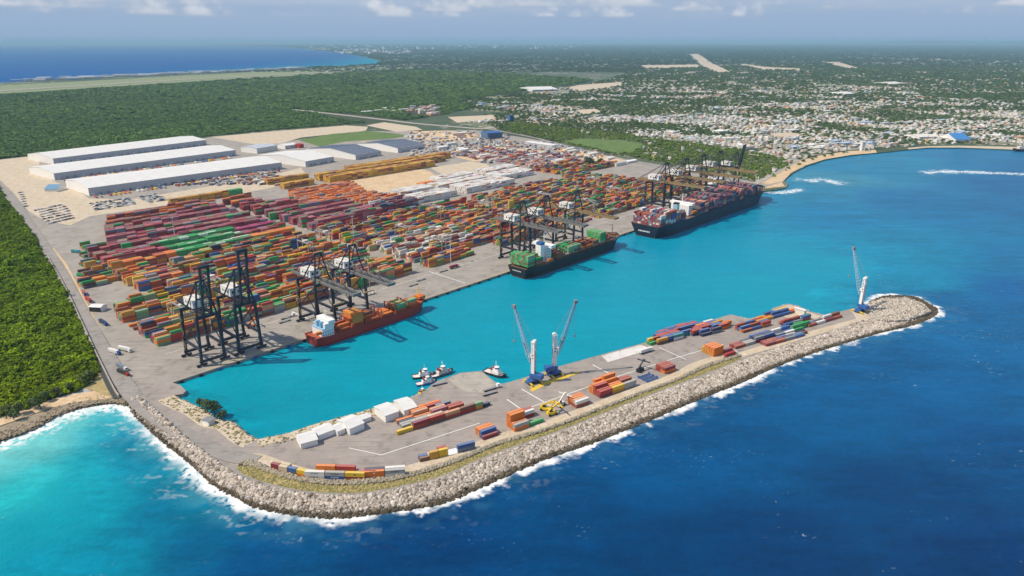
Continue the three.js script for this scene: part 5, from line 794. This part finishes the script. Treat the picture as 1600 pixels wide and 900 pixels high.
{ // cars and trailers in the lots round the warehouses
  R = seeded(95); const paints = ['white', 'white', 'white', 'grey', 'black', 'navy', 'slate', 'white'].map((k) => [k, paint('car_' + k, CC[k], 0.35)]), protos = {};
  const lots = [['the square car lot west of the yard', [[52, 328], [100, 318], [121, 342], [78, 352]], 90], ['the lot below the nearest long warehouse', [[140, 318], [205, 309], [212, 320], [150, 330]], 90], ['the lot before the square warehouse', [[212, 308], [262, 300], [282, 310], [235, 318]], 60], ['the lot by the blue gatehouse', [[30, 300], [42, 296], [52, 322], [40, 325]], 30]];
  for (const [where, poly, n] of lots) { const P = ats(poly); let k = 0; for (let i = 0; i < 20 && k < n; i++) for (let j = 0; j < 7 && k < n; j++) { if (R() < 0.3) continue; const a = (i + 0.5) / 20, b = (j + 0.5) / 7, q = [0, 1].map((m) => lerp(lerp(P[0][m], P[1][m], a), lerp(P[3][m], P[2][m], a), b)); const [nm, pm] = pick(paints); const label = `${nm} vehicle, ${nth(j)} in the ${nth(i)} line of ${where}`; const turn = QTURN + Math.PI / 2; k++;
    if (!protos[nm]) { const o = thing('parked_car', label, 'car', q[0], 2.62, q[1], turn, 'vehicles parked in the lots round the warehouses'); new MB().box(0, 0.75, 0, 5.2, 0.9, 2.1).build('body', pm, o); const cb = new MB().box(-0.4, 1.5, 0, 2.8, 0.65, 1.9).build('cabin', pm, o); new MB().box(1.02, 1.5, 0, 0.06, 0.5, 1.7).build('windscreen', M.glass, cb); protos[nm] = o; } else copyOf(protos[nm], label, q[0], 2.62, q[1], turn); } }
}
// tall floodlight masts
[[118, 0, 'behind the two boom raised cranes', 70, 78], [300, 0, 'left of the red feeder bow', 250, 78], [0, 0, 'between the red and green ships', 372, 78], [0, 0, 'behind the green ship bow', 600, 78], [0, 0, 'beside the stern of the large ship', 640, 60], [0, 0, 'deep among the middle yard blocks', 350, 250], [0, 0, 'deep among the right yard blocks', 620, 250], [0, 0, 'left in the maroon stacks', 180, 420]].forEach(([, , w, u, v]) => { const p = Q(u, v), o = thing('floodlight_mast', 'slim pale floodlight mast standing ' + w, 'light mast', p[0], 2.5, p[1], 0, 'floodlight masts of the terminal'); new MB().cyl(0, 17, 0, 0.55, 0.3, 34, 10).build('pole', M.offWhite, o); const h = new MB().cyl(0, 34, 0, 1.8, 1.8, 0.4, 12); for (let k = 0; k < 6; k++) h.box(Math.cos(k) * 1.9, 33.7, Math.sin(k) * 1.9, 0.7, 0.6, 0.5); h.build('lamp_ring', M.steel, o); });

// ============================================================ trees
const leafTint = (a, b) => mul3(mix3(a, b, R()), rr(0.75, 1.25));
function leafCrown(seed, nLobes, leaves, size, flat = 0.75) {      // a crown of many small leaf sprays gathered in uneven lobes, about one unit in radius
  const r = seeded(seed), lobes = []; for (let i = 0; i < nLobes; i++) { const a = r() * 6.28, d = Math.sqrt(r()) * 0.62; lobes.push([Math.cos(a) * d, (r() * 0.7 + 0.1) * flat, Math.sin(a) * d, 0.3 + r() * 0.28]); }
  const pos = [], idx = [], colr = []; let k = 0;
  for (const L of lobes) { const tint = 0.75 + r() * 0.5; for (let i = 0; i < leaves; i++) { const th = r() * 6.28, cz = r() * 1.6 - 0.6, s = Math.sqrt(Math.max(0, 1 - Math.min(1, cz * cz))), R3 = L[3] * (0.72 + r() * 0.36); const n = new THREE.Vector3(Math.cos(th) * s, Math.min(1, cz), Math.sin(th) * s), c = n.clone().multiplyScalar(R3).add(new THREE.Vector3(L[0], L[1], L[2]));
    const nn = n.clone().add(new THREE.Vector3(r() - 0.5, r() * 0.7, r() - 0.5).multiplyScalar(1.0)).normalize(), t = new THREE.Vector3(r() - 0.5, r() - 0.5, r() - 0.5).cross(nn).normalize(), b = nn.clone().cross(t), z = size * (0.6 + r() * 0.8), sh = tint * (0.8 + r() * 0.4);
    for (const [e, f, g] of [[-1, 0, 0], [0, -0.62, 0.14], [1, 0, 0], [0, 0.62, 0.14]]) { const p = c.clone().addScaledVector(t, e * z).addScaledVector(b, f * z).addScaledVector(nn, g * z); pos.push(p.x, p.y, p.z); colr.push(sh, sh, sh); } idx.push(k, k + 1, k + 2, k, k + 2, k + 3); k += 4; } }
  const g = new THREE.BufferGeometry(); g.setAttribute('position', new THREE.Float32BufferAttribute(pos, 3)); g.setAttribute('color', new THREE.Float32BufferAttribute(colr, 3)); g.setIndex(idx); g.computeVertexNormals(); return g;
}
const leafMat = new THREE.MeshPhysicalMaterial({ color: 0xffffff, vertexColors: true, roughness: 0.9, specularIntensity: 0.15 });
const crowns = [leafCrown(1, 7, 26, 0.19), leafCrown(2, 9, 22, 0.17), leafCrown(3, 5, 34, 0.2, 0.95)];
const farCrowns = [leafCrown(4, 6, 11, 0.30), leafCrown(5, 8, 9, 0.28)];
const corridor = (px, w) => { const l = line3(px, 2.5); return [...offsetLine(l, w), ...offsetLine(l, -w).reverse()]; };
const clear = [corridor([[455, 171], [520, 178], [600, 187], [650, 193], [720, 199]], 28), ats([[500, 180], [520, 176], [560, 178], [640, 189], [640, 200], [590, 200], [572, 192], [530, 186]]), ats([[636, 166], [690, 164], [690, 183], [640, 182]]), TERMINAL, PIER].concat([[[130, 606], [150, 584], [160, 560], [186, 600], [190, 626]]].map((p) => ats(p)));
function scatter(poly, spacing, density, make, avoid = []) { const b = boxOf(poly), out = []; for (let z = b[1]; z < b[3]; z += spacing) for (let x = b[0]; x < b[2]; x += spacing) { const px = x + rr(-0.5, 0.5) * spacing, pz = z + rr(-0.5, 0.5) * spacing; if (Math.abs(px) > -pz * 0.80 + 60 || pz > -260) continue; if (!inside(px, pz, poly)) continue; if (R() > density(px, pz)) continue; let bad = false; for (const a of avoid) if (inside(px, pz, a)) { bad = true; break; } if (!bad) out.push(make(px, pz)); } return out; }
function wood(name, label, lists, geos, group) { lists.forEach((l, i) => { if (!l.length) return; const im = instances(name, geos[i % geos.length], leafMat, l); tag(im, label + (i ? ', mixed with its neighbours' : ''), 'trees'); if (group) im.userData.group = group; im.userData.kind = 'stuff'; }); }
const split = (l, n) => { const o = Array.from({ length: n }, () => []); l.forEach((e, i) => o[(i * 7 + (i >> 3)) % n].push(e)); return o; };
// the scrub on the near left
R = seeded(101);
const SCRUB = [...ats([[-140, 696], [-60, 668], [0, 650], [40, 640], [80, 622], [118, 612], [148, 596], [155, 580], [146, 556], [128, 512], [106, 466], [84, 424], [66, 396], [40, 352], [14, 318], [0, 297], [-40, 262]]), [-1500, -1600], [-1500, -200], [-620, -300]];
{ const one = (x, z) => { const n = fbm(x / 60, z / 60, 3, 201), m = vnoise(x / 14, z / 14, 203), s = (1.5 + 3.3 * m * m + 1.5 * R() * R() + (R() < 0.04 ? 2.2 : 0)) * lerp(0.75, 1.2, n); const lush = sstep(-520, -760, z); return [x, 2 + s * 0.35, z, R() * 6.28, s * 1.25, s * rr(0.8, 1.15), s * 1.25, mul3(leafTint(mix3([0.23, 0.31, 0.004], [0.14, 0.23, 0.010], clamp(n * 0.8 + lush * 0.4)), mix3([0.11, 0.18, 0.004], [0.065, 0.125, 0.008], clamp(n + lush * 0.2))), lerp(0.62, 1.28, vnoise(x / 22, z / 22, 207)))]; };
  const near = scatter(SCRUB, 3.3, () => 0.95, one, clear);
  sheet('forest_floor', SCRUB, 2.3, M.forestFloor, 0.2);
  wood('scrub_wood', 'dense yellow green scrub covering the low ground left of the terminal', split(near, 3), crowns); console.log('scrub', near.length); }
// the wide bush behind the warehouses
const BUSH = [...ats([[-60, 265], [0, 248], [60, 241], [200, 229], [330, 212], [430, 203], [540, 194], [600, 191], [650, 186], [700, 178], [740, 168], [720, 158], [790, 146], [860, 137], [905, 131], [930, 126], [800, 116], [640, 109], [330, 128], [0, 149], [-80, 154]])];
{ const one = (x, z) => { const far = sstep(1700, 6000, -z), n = fbm(x / 260, z / 260, 3, 211), s = lerp(4.6, 11, far) * rr(0.6, 1.3) * lerp(0.7, 1.25, vnoise(x / 60, z / 60, 213)) * (R() < 0.05 ? 1.5 : 1); return [x, 1.8 + s * 0.35, z, R() * 6.28, s * 1.2, s * rr(0.6, 0.9), s * 1.2, leafTint(mix3([0.17, 0.265, 0.06], [0.11, 0.195, 0.055], n), [0.055, 0.115, 0.038])]; };
  const l = []; for (const [z0, z1, sp] of [[-1500, -2300, 8.5], [-2300, -3200, 11], [-3200, -4600, 16], [-4600, -8600, 26]]) { const clip = BUSH; l.push(...scatter(clip, sp, (x, z) => (z <= z0 && z > z1 ? 0.96 : 0), one, clear)); }
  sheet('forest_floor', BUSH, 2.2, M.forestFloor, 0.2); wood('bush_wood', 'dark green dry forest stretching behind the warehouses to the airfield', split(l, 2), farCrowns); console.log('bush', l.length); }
// ============================================================ the town, its trees and the land beyond
const fields = [[[880, 221], [905, 216], [975, 219], [1010, 226], [985, 240], [955, 238], [915, 229]], [[455, 168], [540, 174], [760, 194], [780, 204], [600, 192], [470, 176]]].map((p) => ats(p));
const TOWN = [...ats([[700, 190], [770, 178], [800, 176], [690, 168], [760, 152], [880, 138], [940, 128], [1000, 108], [1300, 92], [1700, 92], [1720, 228], [1610, 227], [1570, 226], [1500, 224], [1450, 225], [1420, 228], [1368, 232], [1325, 234], [1280, 241], [1248, 249], [1224, 261], [1204, 273], [1180, 283], [1160, 276], [1060, 258], [985, 246], [930, 236], [870, 222], [815, 211], [785, 205]])];
const townDensity = (x, z) => { const n = fbm(x / 210 + 3, z / 210, 3, 221), right = sstep(-700, 1100, x - (-z - 2200) * 0.12), far = sstep(5200, 2300, -z); return sstep(0.36, 0.60, n + 0.16 * right - 0.1) * lerp(0.3, 1, far) * (inside(x, z, GREENBELT) ? 0.06 : 1); };
const GREENBELT = ats([[785, 207], [800, 192], [880, 200], [960, 208], [1060, 222], [1150, 232], [1216, 246], [1240, 252], [1210, 272], [1176, 284], [1140, 278], [1000, 252], [900, 230], [830, 212]]);
R = seeded(111);
sheet('town_ground', TOWN, 2.0, M.townGround, 0.2);
const lots = []; for (const [z0, z1, sp] of [[-1300, -2600, 15.5], [-2600, -4200, 20], [-4200, -7600, 31]]) lots.push(...scatter(TOWN, sp, (x, z) => (z <= z0 && z > z1 ? townDensity(x, z) * 0.84 : 0), (x, z) => [x, z], [...clear, ...fields, ...BARE]));
const wallC = [['white', [0.68, 0.66, 0.62]], ['cream', [0.62, 0.54, 0.42]], ['pale grey', [0.48, 0.47, 0.45]], ['pink', [0.56, 0.36, 0.30]], ['pale green', [0.40, 0.52, 0.44]], ['ochre', [0.55, 0.38, 0.16]], ['pale blue', [0.38, 0.50, 0.60]]], roofC = [[0.50, 0.48, 0.46], [0.38, 0.37, 0.36], [0.62, 0.60, 0.57], [0.38, 0.18, 0.12], [0.42, 0.40, 0.38], [0.56, 0.34, 0.22]];
function houseParts(kind) {
  const w = new MB(), r = new MB(), d = new MB(), g = new MB();
  if (kind === 0) { w.box(0, 1.6, 0, 9, 3.2, 7); r.box(0, 3.3, 0, 9.6, 0.25, 7.6).box(2, 3.9, 1, 1.6, 1, 1.6); }
  if (kind === 1) { w.box(0, 3, 0, 8, 6, 8); r.box(0, 6.12, 0, 8.4, 0.25, 8.4).box(-2, 7, -2, 3, 1.6, 2.4); }
  if (kind === 2) { w.box(0, 1.5, 0, 10, 3, 6.6); for (const s of [-1, 1]) r.box(0, 3.75, s * 1.75, 10.8, 0.2, 4.1, 0, s * 0.40); }
  if (kind === 3) { w.box(-2, 1.6, 0, 7, 3.2, 9).box(4, 1.5, -2, 5, 3, 5); r.box(-2, 3.3, 0, 7.6, 0.25, 9.6).box(4, 3.12, -2, 5.6, 0.24, 5.5); }
  const hz = kind === 1 ? 4.04 : kind === 3 ? 4.54 : kind === 2 ? 3.34 : 3.54; d.box(kind === 3 ? -2 : 0.4, 1.05, hz, 1, 2.1, 0.1); for (const x of kind === 3 ? [-4, 0] : [-2.6, 2.8]) { g.box(x, 1.7, hz, 1.3, 1.1, 0.1); if (kind === 1) g.box(x, 4.6, hz, 1.3, 1.1, 0.1); }
  return [w, r, d, g];
}
{ lots.sort((a, b) => Math.hypot(...a) - Math.hypot(...b)); const hp = [0, 1, 2, 3].map((k) => houseParts(k)), geos = hp.map((p) => p.map((m) => m.geo())), protos = {}; const wm = wallC.map(([k, c]) => paint('house_' + k, c, 0.85)), rm = roofC.map((c, i) => paint('houseRoof' + i, c, 0.85)), form = ['low flat roofed', 'two storey flat roofed', 'gabled', 'angled flat roofed'];
  const rest = [[], [], [], []], roofN = ['grey', 'dark', 'pale', 'red', 'drab', 'orange'];
  lots.forEach(([x, z], i) => { const k = Math.floor(R() * 4) % 4, c = Math.floor(R() * R() * 7) % 7, rf = k === 2 ? pick([3, 4, 5, 1]) : pick([0, 1, 2, 2, 0, 4]), turn = Math.round(R() * 4) * Math.PI / 2 + 0.5 + rr(-0.2, 0.2), s = rr(0.75, 1.3);
    if (i < 300) { const key = k + '-' + c + '-' + rf, label = `${wallC[c][0]} ${form[k]} house with ${roofN[rf]} roof, ${x < 520 ? 'in trees left of the bay' : x < 900 ? 'by the shore road' : 'in the town behind the beach'}`; let o;
      if (!protos[key]) { o = thing('town_house', label, 'house', x, 1.85, z, turn, 'houses of the town nearest the port'); const w = mesh('wall', geos[k][0], wm[c], o); mesh('roof', geos[k][1], rm[rf], o); mesh('door', geos[k][2], M.rust, w); mesh('window', geos[k][3], M.glass, w); protos[key] = o; } else o = copyOf(protos[key], label, x, 1.85, z, turn); o.scale.setScalar(s); }
    else { const big = lerp(1, 1.7, sstep(2600, 6000, -z)) * s; rest[k].push([x, 1.85, z, turn, big, s, big, mul3(pick([wallC[c][1], roofC[rf], roofC[2]]), rr(0.9, 1.2))]); } });
  for (let i = 0; i < 260; i++) { const q = pick(lots), k = 0; rest[k].push([q[0] + rr(-15, 15), 1.85, q[1] + rr(-15, 15), 0.5 + rr(-0.3, 0.3), rr(2, 5), rr(1.4, 2.6), rr(1.6, 4), mul3(pick([[0.72, 0.71, 0.69], [0.6, 0.58, 0.55], [0.45, 0.47, 0.5], [0.5, 0.3, 0.2], [0.4, 0.5, 0.62]]), rr(0.8, 1.1))]); }
  const far = rest.map((l, k) => instances('town_houses', new MB().add(geos[k][0]).add(geos[k][1]).geo(), std({ color: 0xffffff, roughness: 0.85 }), l)); far.forEach((f, k) => { tag(f, `mass of ${form[k]} houses spreading over the town toward the horizon`, 'houses'); f.userData.kind = 'stuff'; }); console.log('houses', lots.length); }
{ R = seeded(121); const one = (x, z) => { const far = sstep(1500, 5500, -z), belt = inside(x, z, GREENBELT), n = fbm(x / 180, z / 180, 3, 231), s = lerp(3.6, 9, far) * rr(0.55, 1.35); return [x, 1.8 + s * 0.4, z, R() * 6.28, s * 1.15, s * rr(0.7, 1), s * 1.15, leafTint(mix3([0.11, 0.17, 0.04], [0.065, 0.12, 0.04], n), belt ? [0.14, 0.21, 0.025] : [0.06, 0.10, 0.035])]; };
  const dens = (x, z) => (inside(x, z, GREENBELT) ? 0.85 : 0.66 * sstep(0.30, 0.6, fbm(x / 120, z / 120, 3, 241) + 0.14 - 0.24 * townDensity(x, z)));
  const nearest = (p, q) => Math.hypot(p[0], p[2]) - Math.hypot(q[0], q[2]); const l = []; for (const [z0, z1, sp] of [[-1250, -2400, 9], [-2400, -3800, 14], [-3800, -8000, 25]]) l.push(...scatter(TOWN, sp, (x, z) => (z <= z0 && z > z1 ? dens(x, z) : 0), one, [...clear, ...fields, ...BARE]));
  const coastal = scatter(ats([[1180, 282], [1206, 270], [1228, 258], [1252, 247], [1300, 238], [1380, 230], [1384, 233], [1310, 241], [1258, 254], [1232, 265], [1210, 280]]), 13, () => 0.3, one);
  const all = l.concat(coastal).sort(nearest), trunkG = new THREE.CylinderGeometry(0.05, 0.09, 1, 7), protoT = [];
  all.splice(0, 220).forEach((t, i) => { const k = i % 6; const label = i < 6 ? '' : ''; void label; const name = 'green tree in the wooded belt between the port, the shore road and the town';
    if (!protoT[k]) { const o = thing('belt_tree', name, 'tree', t[0], 1.8, t[2], t[3], 'trees of the wooded belt behind the far quay'); const s = t[4]; const tr = mesh('trunk', trunkG, M.trunk, o); tr.scale.set(s, s * 0.5, s); tr.position.y = s * 0.25; const c = mesh('crown', farCrowns[k % 2], new THREE.MeshPhysicalMaterial({ color: col(t[7]), vertexColors: true, roughness: 0.9, specularIntensity: 0.15 }), o); c.scale.set(s, t[5], s); c.position.y = t[1] - 1.8; protoT[k] = o; }
    else { const o = copyOf(protoT[k], name, t[0], 1.8, t[2], t[3]); o.scale.setScalar(rr(0.75, 1.25)); } });
  wood('town_trees', 'green trees growing between the houses of the town', split(all, 2), farCrowns); console.log('town trees', l.length); }
// bush and scattered roofs far inland, thinning to the horizon
{ R = seeded(131); const trees = [], roofs = []; for (let i = 0; i < 60000; i++) { const d = 6500 * Math.pow(8.5, R()), x = d * rr(-0.42, 0.80), z = -d; if (inside(x, z, BUSH) || inside(x, z, TOWN) && d < 7800) continue; if (BARE.some((b) => inside(x, z, b))) continue; if (!inside(x, z, LAND)) continue; const s = rr(8, 17) * d / 9000, n = fbm(x / 900, z / 900, 3, 251); if (R() < n * 1.3) trees.push([x, 2 + s * 0.15, z, R() * 6, s * 1.9, s * 0.62, s * 1.9, leafTint([0.055, 0.10, 0.045], [0.04, 0.08, 0.035])]); else if (R() < 0.34) { const w = rr(8, 20) * Math.sqrt(d / 6500); roofs.push([x, 2 + 2.2, z, R() * 6, w, rr(3, 6), w * rr(0.6, 1.4), mul3(pick([[0.66, 0.64, 0.60], [0.55, 0.52, 0.48], [0.74, 0.73, 0.70]]), rr(0.7, 1.1))]); } }
  wood('far_bush', 'hazy trees dotting the flat land toward the horizon', split(trees, 2), farCrowns); const b = instances('far_roofs', boxG, M.rockPaint, roofs); tag(b, 'pale specks of roofs scattered over the flat land toward the horizon', 'buildings'); b.userData.kind = 'stuff';
  const city = []; for (let i = 0; i < 900; i++) { const t = R(), d = rr(24000, 60000), x = lerp(-0.70, 0.1, t) * d; const p = [x, -d]; if (!inside(p[0], p[1], LAND) && d < 50000) continue; const h = 20 + 90 * Math.pow(R(), 3); city.push([x, h / 2, -d, R() * 3, rr(40, 120), h, rr(40, 120), [0.62, 0.62, 0.62]]); }
  for (let i = 0; i < 260; i++) { const t = R(), p = at(lerp(450, 640, t), lerp(74, 84, R()), 2); if (!inside(p[0], p[1], LAND)) continue; const h = rr(10, 50); city.push([p[0], h / 2, p[1], R() * 3, rr(40, 160), h, rr(30, 90), [0.70, 0.69, 0.67]]); }
  const c = instances('distant_city', boxG, M.rockPaint, city); tag(c, 'faint pale buildings of the city along the hazy far shore', 'buildings'); c.userData.kind = 'stuff';
  const air = []; for (let i = 0; i < 190; i++) { const t = R(), p = at(lerp(30, 470, t), lerp(125.5, 107, t) + rr(0.6, 2.6) * lerp(1.5, 0.6, t) - 1.2, 4), w = rr(25, 110); air.push([p[0], 9, p[1], 0.42 + rr(-0.05, 0.05), w, rr(7, 16), rr(20, 45), pick([[0.74, 0.74, 0.74], [0.5, 0.5, 0.52], [0.62, 0.6, 0.58], [0.4, 0.5, 0.6]])]); }
  air.slice(0, 130).forEach((a, i) => { const c = a[7][0] > 0.7 ? 'white' : a[7][0] > 0.6 ? 'pale' : a[7][0] > 0.45 ? 'grey' : 'blue'; const m = mesh('airport_building', boxG, paint('air_' + c, a[7], 0.7), null); m.position.set(a[0], 4 + a[5] / 2, a[2]); m.rotation.y = a[3]; m.scale.set(a[4], a[5], a[6]); tag(m, `low ${c} building in the row along the airfield by the far bay`, 'building', 'airport buildings on the far bay shore'); });
  const yd = []; for (let i = 0; i < 1900; i++) { const p = at(...pick([[rr(640, 800), rr(205, 245)], [rr(700, 960), rr(222, 258)], [rr(820, 1060), rr(222, 262)], [rr(560, 690), rr(178, 200)], [rr(240, 440), rr(270, 290)]]), 2.5); const q = toQ(...p); if (!inside(p[0], p[1], TERMINAL) || q[1] < 440 || (q[1] < 660 && q[0] < 930) || (q[0] > 540 && q[0] < 940 && q[1] > 610 && q[1] < 730)) continue; yd.push([p[0], 2.6 + 1.6, p[1], QTURN + (R() < 0.3 ? 1.57 : 0) + rr(-0.1, 0.1), rr(4, 13), rr(2, 4), 2.6, mul3(pick([[0.66, 0.65, 0.63], [0.5, 0.5, 0.5], [0.72, 0.71, 0.69], [0.62, 0.3, 0.12], [0.3, 0.08, 0.06], [0.14, 0.2, 0.32], [0.1, 0.1, 0.1], [0.16, 0.16, 0.16], [0.6, 0.58, 0.55], [0.42, 0.42, 0.42]]), rr(0.7, 1.1))]); }
  const y = instances('parked_trailers', boxG, M.rockPaint, yd); tag(y, 'jumble of parked trailers and stores on the lots behind the container yard', 'trailers'); y.userData.kind = 'stuff'; }
// faint hills on the right horizon
{ const pos = [], idx = [], n = 60; for (let i = 0; i <= n; i++) { const x = lerp(14000, 46000, i / n), h = 40 + 330 * sstep(0, 0.5, i / n) * (0.35 + 0.65 * fbm(i / 7, 0, 4, 261)); for (const [dz, k] of [[4000, 0], [0, 1], [-6000, 0]]) pos.push(x, k * h - 5, -52000 + dz); } for (let i = 0; i < n; i++) for (let j = 0; j < 2; j++) { const a = i * 3 + j; idx.push(a, a + 3, a + 1, a + 1, a + 3, a + 4); } const g = new THREE.BufferGeometry(); g.setAttribute('position', new THREE.Float32BufferAttribute(pos, 3)); g.setIndex(idx); g.computeVertexNormals(); structure(mesh('hills', g, paint('hill', [0.05, 0.08, 0.05], 0.95))); }
// single trees that stand apart
{ function tree(name, label, px, py, s, geo, tint, y = 2.6, group) { const p = at(px, py, y), o = thing(name, label, 'tree', p[0], y, p[1], R() * 6, group); const t = new MB().cyl(0, s * 0.5, 0, s * 0.07, s * 0.04, s, 8).bar([0, s * 0.6, 0], [s * 0.35, s * 1.05, s * 0.1], s * 0.05).bar([0, s * 0.6, 0], [-s * 0.3, s * 1.1, -s * 0.15], s * 0.05); t.build('trunk', M.trunk, o); const c = mesh('crown', geo, std({ color: col(tint), vertexColors: true, roughness: 0.85 }), o); c.scale.set(s * 0.9, s * 0.9, s * 0.9); c.position.y = s * 0.75; }
  R = seeded(141); const dense = [leafCrown(21, 12, 44, 0.13), leafCrown(22, 10, 48, 0.14, 0.9)];
  tree('shore_tree', 'big dark feathery tree hanging over the basin on the causeway', 336, 652, 7.5, dense[0], [0.035, 0.065, 0.02], 1.6); tree('shore_tree', 'dark tree left of the biggest one on the causeway shore', 322, 642, 6, dense[1], [0.04, 0.07, 0.02], 1.6); tree('shore_tree', 'dark low tree right of the biggest one on the causeway shore', 347, 657, 5, dense[0], [0.035, 0.06, 0.02], 1.6); tree('shore_tree', 'small dark bush tree nearest the stone quay stub', 312, 636, 4, dense[1], [0.05, 0.075, 0.02], 1.8);
  tree('yard_tree', 'larger dark tree standing alone behind the right yard blocks', 922, 262, 14, dense[0], [0.03, 0.06, 0.02]); tree('yard_tree', 'smaller dark tree right of the larger lone tree behind the yard', 937, 259, 10, dense[1], [0.035, 0.065, 0.02]);
  [[10, 652], [30, 646], [52, 636], [74, 626], [92, 618], [110, 612], [128, 602], [142, 594], [64, 640], [22, 656]].forEach(([x, y], i) => tree('edge_tree', 'rounded green tree at the shore edge of the scrub, ' + nth(i) + ' of ten', x, y, rr(4.5, 6.5), dense[i % 2], mix3([0.05, 0.09, 0.02], [0.09, 0.13, 0.02], R()), 2.3)); }
renderer.render(scene, camera);
